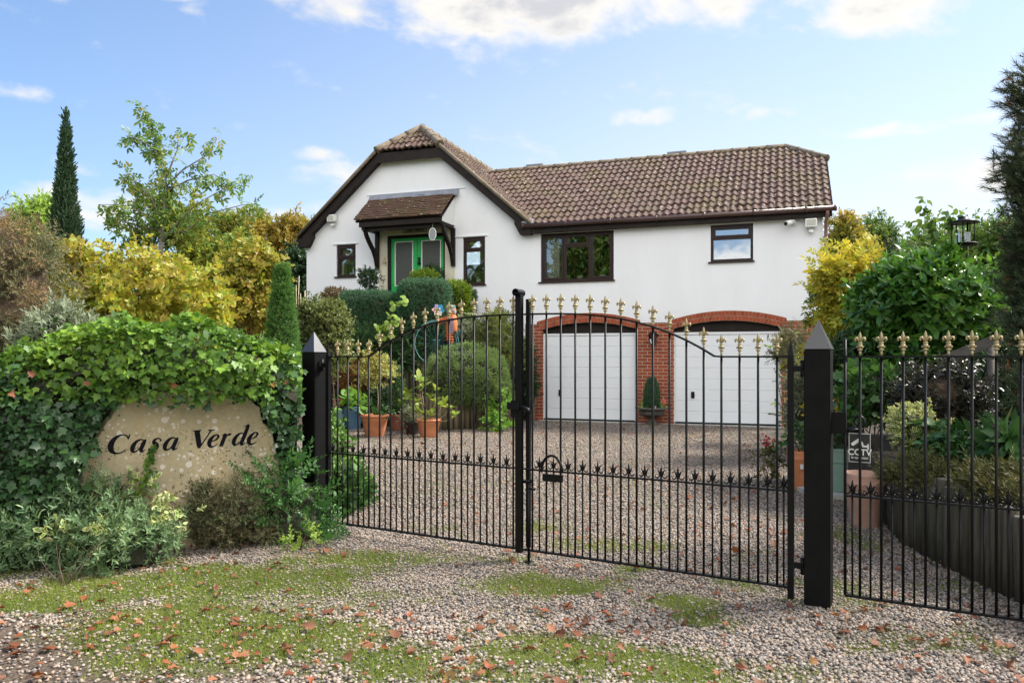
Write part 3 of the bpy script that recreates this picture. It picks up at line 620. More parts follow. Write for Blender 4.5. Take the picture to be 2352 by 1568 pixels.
M['vbrick'] = leafmat('arch_bricks', [(.2, .05, .03), (.34, .075, .035), (.28, .065, .035)], .85, 0, 5, .25, .2); M['mortar'] = pmat('sandy_mortar', (.42, .335, .235), .9, var=.2, vscale=20, bump=.3)
M['gdoor'] = pmat('white_garage_panel', (.72, .745, .78), .45, var=.03, vscale=3)
HX = Vector((.9415, -.337, 0)); HO = Vector((-.337, -.9415, 0)); UPZ = Vector((0, 0, 1)); HAX = (HX, HO, UPZ)
house = thing('house', 'white rendered house with mossy brown tiled roof, green front doors and twin garage', 'house', HP(0, 0, 0))
def hbox(mb, s0, s1, o0, o1, z0, z1): mb.box(HP((s0+s1)/2, (o0+o1)/2, (z0+z1)/2), (abs(s1-s0), abs(o1-o0), abs(z1-z0)), HAX)
def plate(mb, outer, holes, off, depth):
    """a wall sheet with openings: outline and holes in (s, z), pushed inwards by depth"""
    loops = [outer]+holes; L3 = [[HP(s, off, z) for s, z in l] for l in loops]; tri = tessellate_polygon(L3); flat = [p for l in L3 for p in l]; n = len(flat); e = HO*-depth
    fs = [tuple(t) for t in tri]+[tuple(i+n for i in reversed(t)) for t in tri]; k = 0
    for l in L3:
        m = len(l); fs += [(k+i, k+n+i, k+n+(i+1) % m, k+(i+1) % m) for i in range(m)]; k += m
    mb.add(flat+[p+e for p in flat], fs)
SCN = -3.33
def arch(s0, s1, zs, zc, n=22):
    c = (s0+s1)/2; h = (s1-s0)/2; return [(s0+(s1-s0)*i/n, zc-(zc-zs)*((s0+(s1-s0)*i/n-c)/h)**2) for i in range(n+1)]
A1o, A1i = arch(-.12, 2.24, 2.25, 2.43), arch(-.03, 2.17, 2.06, 2.215); A2o, A2i = arch(2.93, 5.25, 2.25, 2.42), arch(2.95, 5.18, 2.05, 2.21)
rect = lambda a, b, c, d: [(a, c), (b, c), (b, d), (a, d)]
W1 = (-5.43, -4.88, 3.46, 4.26); W2 = (-1.96, -1.40, 3.15, 4.27); W3 = (-.03, 1.66, 3.15, 4.25); W4 = (3.74, 4.60, 3.45, 4.23); DR = (-3.99, -2.43, 2.36, 4.42)
wall = MB()
outer = [(-6.32, .3), (-.41, .3), (-.41, 2.19), (-.13, 2.19)]+A1o+[(2.25, 2.19), (2.92, 2.19)]+A2o+[(5.26, 2.19), (5.94, 2.19), (5.94, 4.40), (-.22, 4.40), (SCN+.84, 6.30), (SCN-.84, 6.30), (-6.32, 4.42)]
plate(wall, outer, [rect(W[0], W[1], W[2], W[3]) for W in (W1, W2, W3, W4, DR)], 0, .14)
wall.prism([HP(5.94, -.14, 0), HP(5.94, -6.0, 0), HP(5.94, -6.0, 4.4), HP(5.94, -4.2, 5.6), HP(5.94, -2.0, 5.6), HP(5.94, -.14, 4.4)], HX*-.2)
wall.prism([HP(-6.32, -.14, 0), HP(-6.32, -8, 0), HP(-6.32, -8, 4.4), HP(-6.32, -.14, 4.4)], HX*.2)
hbox(wall, -6.3, 5.9, -6.2, -6.0, 0, 4.4); hbox(wall, -.55, -.42, -5.9, -.2, 0, 2.2)
wall.build('wall', M['render'], house)
bw = MB(); bo = [(-.41, 0), (-.0, 0)]+[(-.0, 2.06)]+A1i[1:-1]+[(2.14, 2.06), (2.14, 0), (2.96, 0), (2.96, 2.05)]+A2i[1:-1]+[(5.16, 2.05), (5.16, 0), (5.93, 0), (5.93, 2.3), (-.41, 2.3)]
plate(bw, bo, [], -.014, .25); bw.build('brick_wall', M['brick'], house)
for (o_, i_) in ((A1o, A1i), (A2o, A2i)):
    mb = MB(); n = len(o_)-1; ring = [HP(s, .004, z) for s, z in o_]+[HP(s, .004, z) for s, z in reversed(i_)]; mb.cm = 1; mb.prism(ring, HO*-.03); mb.cm = 0
    ip = lambda l, t: (l[min(int(t*n), n-1)][0]+(l[min(int(t*n), n-1)+1][0]-l[min(int(t*n), n-1)][0])*(t*n-min(int(t*n), n-1)), l[min(int(t*n), n-1)][1]+(l[min(int(t*n), n-1)+1][1]-l[min(int(t*n), n-1)][1])*(t*n-min(int(t*n), n-1)))
    for row in (0, 1):
        k = 30; sh = .5*row
        for i in range(k+row):
            t0 = max(0, (i-sh+.055)/k); t1 = min(1, (i-sh+.945)/k)
            if t1 <= t0: continue
            f0, f1 = (.03, .47) if row == 0 else (.53, .97)
            qs = []
            for t, f in ((t0, f0), (t1, f0), (t1, f1), (t0, f1)):
                a, b = ip(i_, t), ip(o_, t); qs.append(HP(a[0]+(b[0]-a[0])*f, .010+.003*((i*7) % 3), a[1]+(b[1]-a[1])*f))
            mb.prism(qs, HO*-.03)
    mb.build('arch', [M['vbrick'], M['mortar']], house)
for s0, s1, ai, hx in ((0, 2.14, A1i, .40), (2.96, 5.16, A2i, 3.36)):
    mb = MB(); mb.prism([HP(s, -.12, z-.003) for s, z in [(s0, 1.985)]+ai[1:-1]+[(s1, 1.985)]], HO*-.03); mb.build('door_head_board', M['dbrown'], house)
    gd = MB(); nP = 8; f = .035; zt = 1.915; zb = .045
    hbox(gd, s0+.003, s0+f, -.09, -.16, .02, 1.975); hbox(gd, s1-f, s1-.003, -.09, -.16, .02, 1.975); hbox(gd, s0+f, s1-f, -.09, -.16, 1.925, 1.975)
    for k in range(nP):
        za = zb+(zt-zb)*k/nP; zc = zb+(zt-zb)*(k+1)/nP-.004; c = [HP(s0+f+.004, -.115, za), HP(s1-f-.004, -.115, za), HP(s1-f-.004, -.103, za+.008), HP(s0+f+.004, -.103, za+.008)]
        prof = [(-.16, za), (-.110, za), (-.104, za+.006), (-.104, zc-.006), (-.110, zc), (-.16, zc)]
        gd.prism([HP(s0+f+.004, o_, z_) for o_, z_ in prof], HX*(s1-s0-2*f-.008))
    hbox(gd, s0+f, s1-f, -.114, -.15, .05, 1.92); gdo = gd.build('garage_door', M['gdoor'], house); mb = MB(); hbox(mb, s0+.02, s1-.02, -.085, -.16, .004, .04); mb.build('door_seal', M['black'], gdo)
    mb = MB(); hbox(mb, hx-.035, hx+.035, -.103, -.088, .56, .70); mb.tube([HP(hx, -.088, .66), HP(hx, -.04, .66), HP(hx, -.035, .60)], .012, 8); mb.build('handle', M['black'], gdo)
sl = MB(); hbox(sl, -.05, 5.2, -.1, .12, -.04, .012); sl.build('threshold_strip', M['concrete'], house)
# windows
def window(W, splits, name='window', glass='glass', lights=(), sill=True, drip=None):
    s0, s1, z0, z1 = W; f = .055; mb = MB(); o0, o1 = -.03, -.10
    hbox(mb, s0+.002, s0+f, o0, o1, z0+.002, z1-.002); hbox(mb, s1-f, s1-.002, o0, o1, z0+.002, z1-.002); hbox(mb, s0+f, s1-f, o0-.001, o1, z0+.002, z0+f); hbox(mb, s0+f, s1-f, o0-.001, o1, z1-f, z1-.002)
    for a, b, c, d in splits: hbox(mb, a, b, o0-.003, o1+.002, c, d)
    for a, b, c, d in lights:
        g = .042; oo, oi = -.018, -.085
        hbox(mb, a, a+g, oo, oi, c, d); hbox(mb, b-g, b, oo, oi, c, d); hbox(mb, a+g, b-g, oo-.001, oi, c, c+g); hbox(mb, a+g, b-g, oo-.001, oi, d-g, d)
    w = mb.build(name, M['upvc'], house); p = MB(); p.add([HP(s0+.03, -.075, z0+.03), HP(s1-.03, -.075, z0+.03), HP(s1-.03, -.075, z1-.03), HP(s0+.03, -.075, z1-.03)], [(0, 1, 2, 3)]); p.build('pane', M[glass], w)
    p = MB(); hbox(p, s0-.05, s1+.03, -.09, .045, z0-.028, z0+.001); p.build('sill', M['upvc'], w)
    if drip: p = MB(); hbox(p, drip[0], drip[1], -.01, .03, drip[2], drip[2]+.02); p.build('drip_trim', M['render'], w)
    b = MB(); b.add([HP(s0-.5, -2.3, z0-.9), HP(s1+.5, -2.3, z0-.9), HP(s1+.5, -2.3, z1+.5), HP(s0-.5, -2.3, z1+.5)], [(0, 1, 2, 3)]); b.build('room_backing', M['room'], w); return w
wa = window(W1, [(W1[0]+.05, W1[1]-.05, 3.90, 3.95)], lights=[(W1[0]+.055, W1[1]-.055, 3.95, W1[3]-.055)], drip=(-5.53, -4.81, 4.272))
wb = window(W2, [(W2[0]+.05, W2[1]-.05, 3.93, 3.98)], lights=[(W2[0]+.055, W2[1]-.055, 3.98, W2[3]-.055)], drip=(-2.17, -1.33, 4.282))
wc = window(W3, [(.50, .555, 3.2, 4.2), (1.08, 1.135, 3.2, 4.2), (.555, 1.08, 3.92, 3.965)], lights=[(.025, .50, 3.205, 4.195), (1.135, 1.605, 3.205, 4.195), (.555, 1.08, 3.965, 4.195)])
wd = window(W4, [(3.79, 4.55, 3.92, 3.965)], glass='glass_bright', lights=[(3.795, 4.545, 3.965, 4.175)])
cu = MB(); k = 60; vs = []
for i in range(k+1):
    s = .06+.30*i/k; o_ = -.22+.03*math.sin(i*1.35)+.012*math.sin(i*3.1); vs += [HP(s, o_, 3.2), HP(s, o_, 4.2)]
cu.add(vs, [(2*i, 2*i+2, 2*i+3, 2*i+1) for i in range(k)], True); cu.build('net_curtain', M['curtain'], wc)
cu = MB(); hbox(cu, -5.36, -5.30, -.13, -.3, 3.5, 3.9); cu.build('reveal_panel', M['cream'], wa)
cu = MB(); hbox(cu, 1.55, 1.60, -.16, -.26, 3.5, 4.2); cu.build('curtain_edge', pmat('beige_curtain', (.3, .22, .15), .9), wc)
# front doors
su = MB(); hbox(su, -4.22, DR[0]-.004, -.01, .012, 2.3, 4.50); hbox(su, DR[1]+.004, -2.17, -.01, .012, 2.3, 4.50); hbox(su, DR[0]-.004, DR[1]+.004, -.01, .014, DR[3]+.002, 4.60); su.build('door_surround', M['cream'], house)
df = MB(); hbox(df, DR[0]+.002, DR[0]+.085, -.02, -.12, 2.37, 4.418); hbox(df, DR[1]-.05, DR[1]-.002, -.02, -.12, 2.37, 4.418); hbox(df, DR[0]+.085, DR[1]-.05, -.021, -.12, 4.345, 4.418); df.build('door_frame', M['dbrown'], house)
for (a, b, g0, g1, hnd, kno) in ((-3.90, -3.195, -3.80, -3.30, -3.235, None), (-3.185, -2.485, -3.075, -2.555, -2.515, -3.13)):
    d = MB(); o0, o1 = -.045, -.09; zg0, zg1 = 3.18, 4.265
    hbox(d, a, g0, o0, o1, 2.38, 4.34); hbox(d, g1, b, o0, o1, 2.38, 4.34); hbox(d, g0, g1, o0-.001, o1, zg1, 4.34); hbox(d, g0, g1, o0-.001, o1, 2.38, zg0)
    leaf = d.build('front_door', M['greenpaint'], house); p = MB(); w_ = .022
    hbox(p, g0, g0+w_, o0+.012, o0-.02, zg0, zg1); hbox(p, g1-w_, g1, o0+.012, o0-.02, zg0, zg1); hbox(p, g0+w_, g1-w_, o0+.0115, o0-.02, zg0, zg0+w_); hbox(p, g0+w_, g1-w_, o0+.0115, o0-.02, zg1-w_, zg1); p.build('glazing_bead', M['white'], leaf)
    p = MB(); hbox(p, g0+w_, g1-w_, o0-.015, o0-.02, zg0+w_, zg1-w_); p.build('pane', M['obscure'], leaf)
    p = MB(); hbox(p, hnd-.02, hnd+.02, o0+.001, o0+.012, 3.38, 3.52); p.tube([HP(hnd, o0+.01, 3.47), HP(hnd, o0+.05, 3.47), HP(hnd+.03, o0+.055, 3.44)], .011, 8); p.build('handle', M['iron'], leaf)
    if kno: p = MB(); p.lathe([(.012, .10), (.03, .09), (.022, .04), (.03, -.02), (.04, -.06), (.02, -.09)], HP(kno, o0+.022, 3.76), 10); p.build('knocker', M['iron'], leaf)
    if not kno: p = MB(); hbox(p, g0+.02, g1-.06, o0+.001, o0+.016, 2.88, 2.935); p.build('letter_plate', M['white'], leaf)
# roofs
def wave(a): x = (a/.152) % 1.0; return .036*(.5-.5*math.cos(2*math.pi*x))**1.35
def tile_slope(mb, P0, A, U, N, a0f, a1f, L, course=.29, roll=.152, sub=8, flat=False, seed=1, lift=.032):
    r = random.Random(seed); nc = int(math.ceil(L/course))
    for i in range(nc):
        t0 = i*course; t1 = min(L, t0+course+.03); lo = min(a0f(t0), a0f(min(t1, L))); hi = max(a1f(t0), a1f(min(t1, L))); step = roll/sub
        j0 = int(math.floor(lo/step)); j1 = int(math.ceil(hi/step)); rows = []; jit = {}
        for t, h in ((t0, -.01), (t0, lift), (t0+.02, lift+.002), (t1, .004)):
            row = []
            for j in range(j0, j1+1):
                a = j*step; key = int(math.floor(a/roll+.25*0)); jit.setdefault(key, (r.uniform(-.006, .009), r.uniform(-.016, .014)))
                dh, dt = jit[key]; aa = min(max(a, a0f(min(t, L))), a1f(min(t, L))); w = (0 if flat else wave(a)); hh = h+w+(dh if h > 0 else 0)
                row.append(P0+A*aa+U*(t+(dt if t < t1 else 0))+N*hh)
            rows.append(row)
        m = j1-j0+1; vs = [p for row in rows for p in row]; mb.add(vs, [(q*m+j, q*m+j+1, (q+1)*m+j+1, (q+1)*m+j) for q in range(3) for j in range(m-1)], False)
GE, GK = 4.50, .86                       # gable eave height and slope
HIPW = .83; Lg = 3.1*math.hypot(1, GK); th_ = (3.1-HIPW)*math.hypot(1, GK); RZ = GE+GK*3.1
hipback = lambda t: 0 if t < th_ else (t-th_)/(Lg-th_)*.82
for sgn in (1, -1):
    mb = MB(); U = (HX*-sgn+UPZ*GK).normalized(); N = (HX*sgn*GK+UPZ).normalized()
    tile_slope(mb, HP(SCN+sgn*3.1, .22, GE), HO*-1, U, N, hipback, lambda t: 9.0, Lg, seed=sgn+5); mb.build('roof_slope', M['tile'], house)
mb = MB(); U = (HO*-.82+UPZ*(GK*HIPW)).normalized(); Lh = math.hypot(.82, GK*HIPW); tile_slope(mb, HP(SCN-HIPW-.02, .24, GE+GK*(3.1-HIPW)-.01), HX, U, (HO*GK*HIPW+UPZ*.82).normalized(), lambda t: t/Lh*HIPW, lambda t: 2*HIPW+.04-t/Lh*HIPW, Lh, course=.27, seed=3); mb.build('hip_roof', M['tile'], house)
WE, WR = 4.44, 6.55; Uw = (HO*-3.27+UPZ*(WR-WE)); Lw = Uw.length; Uw.normalize(); Nw = (HO*(WR-WE)+UPZ*3.27).normalized(); HT = Lw*.73
wz = lambda t: WE+(WR-WE)*t/Lw
tile_mb = MB(); tile_slope(tile_mb, HP(0, .2, WE), HX, Uw, Nw, lambda t: SCN+3.1-(wz(t)-GE)/GK-.12, lambda t: 6.12 if t < HT else 6.12-(t-HT)/(Lw-HT)*.9, Lw, seed=9); tile_mb.build('wing_roof', M['tile'], house)
mb = MB(); zh = wz(HT); oh = .2-3.27*.73
mb.prism([HP(6.14, oh, zh), HP(6.14, -6.34+(-oh), zh), HP(5.22, -3.07, WR)], UPZ*-.04)
mb.prism([HP(-2.6, -3.07, WR+.02), HP(5.22, -3.07, WR+.02), HP(6.12, -6.14-oh, zh), HP(6.12, -6.34, WE), HP(-2.6, -6.34, WE)], UPZ*-.05); mb.build('rear_roof', M['tile'], house)
def ridge_line(mb, pts, r=.105):
    for a, b in zip(pts[:-1], pts[1:]):
        a, b = Vector(a), Vector(b); L = (b-a).length; n = max(1, round(L/.42))
        for i in range(n): p, q_ = a+(b-a)*(i/n), a+(b-a)*((i+1.06)/n); mb.tube([p, p+(q_-p)*.12, q_], [r*1.06, r, r*.96], 10)
mb = MB(); apx = HP(SCN, -.58, RZ+.0); ridge_line(mb, [apx, HP(SCN, -8.5, RZ)]); ridge_line(mb, [HP(SCN-HIPW-.03, .2, GE+GK*(3.1-HIPW)+.02), apx]); ridge_line(mb, [HP(SCN+HIPW+.03, .2, GE+GK*(3.1-HIPW)+.02), apx]); [mb.tube([HP(SCN+sg*3.12, .235, GE-.02), HP(SCN+sg*(HIPW+.03), .235, GE+GK*(3.1-HIPW)+.0)], .045, 6) for sg in (1, -1)]; mb.build('gable_ridge_tiles', M['ridge'], house)
mb = MB(); ridge_line(mb, [HP(-2.7, -3.07, WR-.02), HP(5.22, -3.07, WR-.02)], .10); ridge_line(mb, [HP(6.12, oh, zh-.01), HP(5.22, -3.07, WR-.01)], .09); mb.build('wing_ridge_tiles', M['ridge'], house)
for s in (-1.2, 2.62): 
    mb = MB(); c = HP(s, -3.3, WR+.05); hbox(mb, s-.2, s+.2, -3.45, -3.15, WR-.2, WR+.10); hbox(mb, s-.24, s+.24, -3.49, -3.11, WR+.10, WR+.14); mb.build('ridge_vent', M['lead'], house)
# verge boards of the gable
mb = MB()
for sgn in (1, -1):
    p0 = HP(SCN+sgn*3.12, .17, GE-.155); p1 = HP(SCN+sgn*(HIPW+.0), .17, GE+GK*(3.12-HIPW)-.155); mb.beam(p0, p1, .035, .19, up=UPZ)
    mb.prism([HP(SCN+sgn*3.12, .186, GE+.0), HP(SCN+sgn*3.12, .186, GE-.27), HP(SCN+sgn*2.86, .186, GE-.27), HP(SCN+sgn*2.72, .186, GE-.02), HP(SCN+sgn*2.72, .186, GE+.2)], HO*-.18)
    a0, a1 = HP(SCN+sgn*3.0, .08, GE-.15), HP(SCN+sgn*HIPW, .08, GE+GK*(3.0-HIPW)-.15); mb.beam(a0, a1, .16, .03, up=UPZ)
hbox(mb, SCN-HIPW-.1, SCN+HIPW+.1, .155, .19, GE+GK*(3.1-HIPW)-.27, GE+GK*(3.1-HIPW)-.04); hbox(mb, SCN-HIPW, SCN+HIPW, 0, .155, GE+GK*(3.1-HIPW)-.22, GE+GK*(3.1-HIPW)-.19); mb.build('bargeboard', M['dbrown'], house)
mb = MB(); hbox(mb, -.30, 6.10, .14, .165, 4.25, 4.43); hbox(mb, -.2, 6.08, 0, .14, 4.26, 4.29); mb.prism([HP(6.08, .165, 4.24), HP(6.08, .165, 4.45), HP(6.08, -1, 5.1), HP(6.08, -1, 4.9)], HX*.03); mb.build('fascia', M['dbrown'], house)
mb = MB(); mb.tube([HP(-.42, .22, 4.42), HP(6.16, .22, 4.40)], .055, 10)
for s in (-.4, .6, 1.6, 2.6, 3.6, 4.6, 5.6, 6.14): mb.tube([HP(s, .22, 4.42-(s+.4)*.003), HP(s+.05, .22, 4.42-(s+.4)*.003)], .061, 10)
mb.build('gutter', M['gutter'], house)
mb = MB(); mb.tube([HP(6.02, .22, 4.40), HP(6.02, .20, 4.28), HP(6.0, .05, 4.16), HP(6.0, .045, 3.9), HP(6.0, .045, .05)], .036, 10)
for z in (3.8, 2.6, 1.2): mb.tube([HP(6.0, .045, z), HP(6.0, .045, z+.05)], .042, 10)
mb.build('downpipe', M['downpipe'], house)
mb = MB(); mb.prism([HP(-.42, .235, 4.50), HP(-.12, .235, 4.47), HP(-.22, .1, 4.62), HP(-.42, .1, 4.6)], UPZ*-.012); mb.build('lead_valley', M['lead'], house)
# porch canopy
cp = MB(); Lc = math.hypot(.80, .66); U = (HO*-.80+UPZ*.66).normalized(); tile_slope(cp, HP(-4.44, .81, 4.70), HX, U, (HO*.66+UPZ*.8).normalized(), lambda t: 0.0, lambda t: 2.30, Lc, course=.088, roll=.17, sub=4, flat=True, seed=12, lift=.024)
can = cp.build('porch_canopy', M['plaintile'], house)
mb = MB(); mb.prism([HP(-4.42, .78, 4.665), HP(-4.42, 0, 5.31), HP(-4.42, 0, 5.27), HP(-4.42, .74, 4.64)], HX*2.26); mb.build('soffit_board', M['dbrown'], can)
mb = MB(); hbox(mb, -4.34, -2.18, .70, .745, 4.53, 4.68); hbox(mb, -4.30, -2.22, .56, .64, 4.44, 4.54); hbox(mb, -4.30, -4.20, 0, .70, 4.47, 4.56); hbox(mb, -2.28, -2.20, 0, .70, 4.50, 4.56); hbox(mb, -4.2, -2.28, .02, .56, 4.55, 4.57); mb.build('fascia', M['dbrown'], can)
for s in (-4.30, -2.21): mb = MB(); mb.prism([HP(s, .715, 4.565), HP(s, .715, 4.64), HP(s, 0, 5.24), HP(s, 0, 4.565)], HX*.03); mb.build('cheek_panel', M['white'], can)
mb = MB(); mb.prism([HP(-4.46, .012, 5.44), HP(-4.46, .13, 5.27), HP(-4.46, .11, 5.26), HP(-4.46, .004, 5.42)], HX*2.40); mb.build('lead_flashing', M['lead'], can); mb = MB(); hbox(mb, -4.55, -1.9, .002, .022, 5.44, 5.462); mb.build('drip_trim', M['render'], can)
for s in (-4.24, -2.20):
    mb = MB(); hbox(mb, s-.045, s+.045, .001, .085, 3.60, 4.50)
    pts = [HP(s, .62, 4.50), HP(s, .58, 4.38), HP(s, .44, 4.22), HP(s, .26, 4.06), HP(s, .13, 3.88), HP(s, .07, 3.70)]
    for a, b in zip(pts[:-1], pts[1:]): mb.beam(a, b+(b-a)*.06, .075, .085, up=HX.cross((b-a).normalized()) if False else HO)
    mb.build('bracket', M['dbrown'], can)
def text_mesh(name, txt, size, place, xax, zax, mat, parent=None, depth=.004, spacing=1.0, xs=1.0, bold=0.0):
    c = bpy.data.curves.new(name, 'FONT'); c.body = txt; c.size = size; c.align_x = 'CENTER'; c.align_y = 'CENTER'; c.extrude = depth/2; c.space_character = spacing; c.offset = bold; c.resolution_u = 3
    t = bpy.data.objects.new(name, c); COL.objects.link(t); me = bpy.data.meshes.new_from_object(t); bpy.data.objects.remove(t); bpy.data.curves.remove(c)
    n = xax.cross(zax).normalized(); L = rootloc(parent) if parent else Vector((0, 0, 0))
    for v in me.vertices: v.co = place+xax*v.co.x*xs+zax*v.co.y+n*v.co.z-L
    me.materials.clear(); me.materials.append(mat); o = bpy.data.objects.new(name, me); COL.objects.link(o)
    if parent: o.parent = parent
    return o
mb = MB(); hbox(mb, -3.54, -2.90, .015, .03, 4.45, 4.57); sg = mb.build('house_name_plate', pmat('worn_name_plate', (.33, .31, .25), .7, var=.15, vscale=12), house)
for wd, s_ in (('CASA', -3.365), ('VERDE', -3.085)): text_mesh('lettering', wd, .078, HP(s_, .032, 4.505), HX, UPZ, M['signblack'], sg, xs=1.0, bold=.0018, spacing=1.03)
mb = MB()
for a, b, c, d in ((-3.54, -2.90, 4.562, 4.57), (-3.54, -2.90, 4.45, 4.458), (-3.54, -3.532, 4.458, 4.562), (-2.908, -2.90, 4.458, 4.562)): hbox(mb, a, b, .03, .034, c, d)
mb.build('border', M['signblack'], sg)
# fittings on the walls
def flood(s, z, label):
    t = thing('floodlight', label, 'floodlight', HP(s, 0, z), 'security lights on the house front')
    mb = MB(); hbox(mb, s-.05, s+.05, .001, .05, z-.09, z-.01); hbox(mb, s-.11, s+.11, .05, .17, z+.0, z+.17); mb.build('housing', M['white'], t, bevel=.008)
    mb = MB(); hbox(mb, s-.085, s+.085, .171, .176, z+.03, z+.145); mb.build('lamp_glass', pmat('floodlight_lens', (.45, .44, .38), .15), t)
    mb = MB(); mb.lathe([(.03, -.02), (.045, .0), (.04, .04)], HP(s, .1, z-.10), 12); mb.build('sensor', M['white'], t)
flood(-5.50, 4.84, 'white security floodlight with sensor under the left gable verge'); flood(5.72, 4.06, 'white security floodlight by the right house corner downpipe')
t = thing('security_camera', 'white bullet security camera under the eaves beside the right window', 'camera', HP(5.36, 0, 4.18)); mb = MB(); mb.tube([HP(5.4, .002, 4.17), HP(5.4, .03, 4.17)], .05, 14); mb.tube([HP(5.4, .03, 4.17), HP(5.36, .12, 4.15)], .018, 8); mb.build('bracket', M['white'], t)
mb = MB(); mb.tube([HP(5.40, .08, 4.20), HP(5.24, .30, 4.13)], .05, 14); mb.build('body', M['white'], t); mb = MB(); mb.tube([HP(5.24, .30, 4.13), HP(5.232, .311, 4.126)], .038, 14); mb.build('lens', M['signblack'], t)
t = thing('wall_lantern', 'black carriage lantern on the brick pier between the garage doors', 'lantern', HP(2.55, 0, 1.72)); c = HP(2.55, .14, 1.72)
mb = MB(); mb.lathe([(.02, -.08), (.035, -.04), (.05, 0), (.055, .01)], c, 6, False); mb.lathe([(.115, .19), (.12, .2), (.05, .26), (.015, .30)], c, 6, False)
for k in range(6): a = math.pi*k/3; mb.tube([c+Vector((.05*math.cos(a), .05*math.sin(a), .005)), c+Vector((.1*math.cos(a), .1*math.sin(a), .195))], .006, 4)
mb.tube([HP(2.55, .002, 1.80), HP(2.55, .06, 1.70), HP(2.55, .12, 1.64)], .012, 6); mb.lathe([(.03, .0), (.03, .01)], HP(2.55, .01, 1.8), 8); mb.build('lantern_frame', M['iron'], t)
mb = MB(); mb.lathe([(.046, .008), (.094, .19)], c, 6, False, False); mb.build('lantern_glass', glass_mat('lantern_glass', (.8, .8, .78), .1), t)
t = thing('hanging_ornament', 'clear round ornament hanging from the porch canopy', 'ornament', HP(-2.44, .66, 4.2)); mb = MB(); c = HP(-2.44, .66, 4.28); mb.tube([HP(-2.44, .66, 4.53), HP(-2.44, .66, 4.41)], .004, 4)
mb.tube([c+HX*(.085*math.cos(a))+UPZ*(.14*math.sin(a)) for a in [2*math.pi*i/24 for i in range(25)]], .012, 6); mb.build('rim', M['white'], t); mb = MB(); mb.prism([c+HX*(.08*math.cos(a))+UPZ*(.132*math.sin(a)) for a in [2*math.pi*i/24 for i in range(24)]], HO*.012); mb.build('disc', M['galv'], t)
mb = MB(); mb.tube([HP(-4.02, .02, 3.86), HP(-4.02, .06, 3.9), HP(-4.02, .09, 3.86)], .006, 5); mb.lathe([(.045, 0), (.04, .02), (.025, .06), (.012, .09)], HP(-4.02, .09, 3.75), 12); o = mb.build('door_bell', pmat('aged_brass', (.42, .34, .16), .4, metal=.5)); based(o); tag(o, 'small brass bell hanging beside the green doors', 'bell')
# ------------------------------------------------------------------ gates and railings
GX_ = Vector((.869, -.493, 0)).normalized(); GO_ = Vector((-.493, -.869, 0)).normalized(); GAX = (GX_, GO_, UPZ)
ZB, ZM, ZT = .085, .655, 1.45
def local_mesh(mb, name, mat, bevel=0):
    me = bpy.data.meshes.new(name); me.from_pydata(mb.v, [], mb.f); me.polygons.foreach_set('use_smooth', mb.sm)
    bm = bmesh.new(); bm.from_mesh(me); bmesh.ops.recalc_face_normals(bm, faces=bm.faces); bm.to_mesh(me); bm.free(); me.materials.append(mat); return me
def finial_mesh():
    mb = MB(); mb.lathe([(.008, 0), (.0095, .018), (.0095, .034)], (0, 0, 0), 10); mb.lathe([(.0095, .034), (.0185, .036), (.0185, .043), (.010, .046), (.010, .05)], (0, 0, 0), 10)
    mb.lathe([(.010, .05), (.016, .056), (.0205, .064), (.016, .071), (.010, .074), (.017, .078), (.017, .085), (.009, .088)], (0, 0, 0), 10)
    for s in (-1, 1): mb.tube([(s*.012, 0, .057), (s*.022, 0, .054), (s*.026, 0, .062)], [.005, .0055, .004], 6)
    prof = [(.006, .088), (.010, .098), (.0135, .110), (.0135, .122), (.0095, .138), (.0045, .150), (.001, .155)]
    vs = []; 
    for r, z in prof: vs += [(r, 0, z), (0, r*.75, z), (-r, 0, z), (0, -r*.75, z)]
    mb.add(vs, [(i*4+j, i*4+(j+1) % 4, i*4+4+(j+1) % 4, i*4+4+j) for i in range(len(prof)-1) for j in range(4)])
    for s in (-1, 1): mb.tube([(s*.005, 0, .092), (s*.014, 0, .106), (s*.024, 0, .115), (s*.033, 0, .113), (s*.037, 0, .104), (s*.033, 0, .097), (s*.029, 0, .101)], [.006, .0075, .008, .008, .0075, .0065, .005], 7)
    mb.v = [(x*.72, y*.85, z*.89) for x, y, z in mb.v]; return local_mesh(mb, 'finial', M['gold'])
def spike_mesh():
    mb = MB(); prof = [(.006, -.01), (.007, .0), (.0065, .012), (.012, .03), (.0105, .045), (.006, .058), (.0055, .066), (.001, .088)]; vs = []
    for r, z in prof: vs += [(r, 0, z), (0, r*.5, z), (-r, 0, z), (0, -r*.5, z)]
    mb.add(vs, [(i*4+j, i*4+(j+1) % 4, i*4+4+(j+1) % 4, i*4+4+j) for i in range(len(prof)-1) for j in range(4)])
    for s in (-1, 1):
        mb.tube([(s*.007, 0, .018), (s*.012, 0, .036), (s*.018, 0, .052), (s*.027, 0, .060)], [.0055, .006, .0045, .0012], 5)
        mb.tube([(s*.009, 0, .024), (s*.014, 0, .012), (s*.024, 0, .006), (s*.034, 0, .010), (s*.040, 0, .022)], [.0035, .005, .0055, .0045, .0015], 5)
    return local_mesh(mb, 'spike', M['iron'])
def scroll_mesh():
    mb = MB(); mb.tube([(.0*k+(.02-.0011*k)*math.cos(.55*k+2.4)+.022, 0, .022+(.02-.0011*k)*math.sin(.55*k+2.4)) for k in range(12)], .0042, 5)
    mb.tube([(-.022+(.02-.0011*k)*-math.cos(.55*k+2.4), 0, .022+(.02-.0011*k)*math.sin(.55*k+2.4)) for k in range(12)], .0042, 5); return local_mesh(mb, 'scroll', M['iron'])
FIN, SPK, SCR = finial_mesh(), spike_mesh(), scroll_mesh()
def top_left(s, s0=.453, s1=1.84): t = min(1, max(0, (s-s0)/(s1-s0))); return ZT+.30*(1-(1-t)**3)
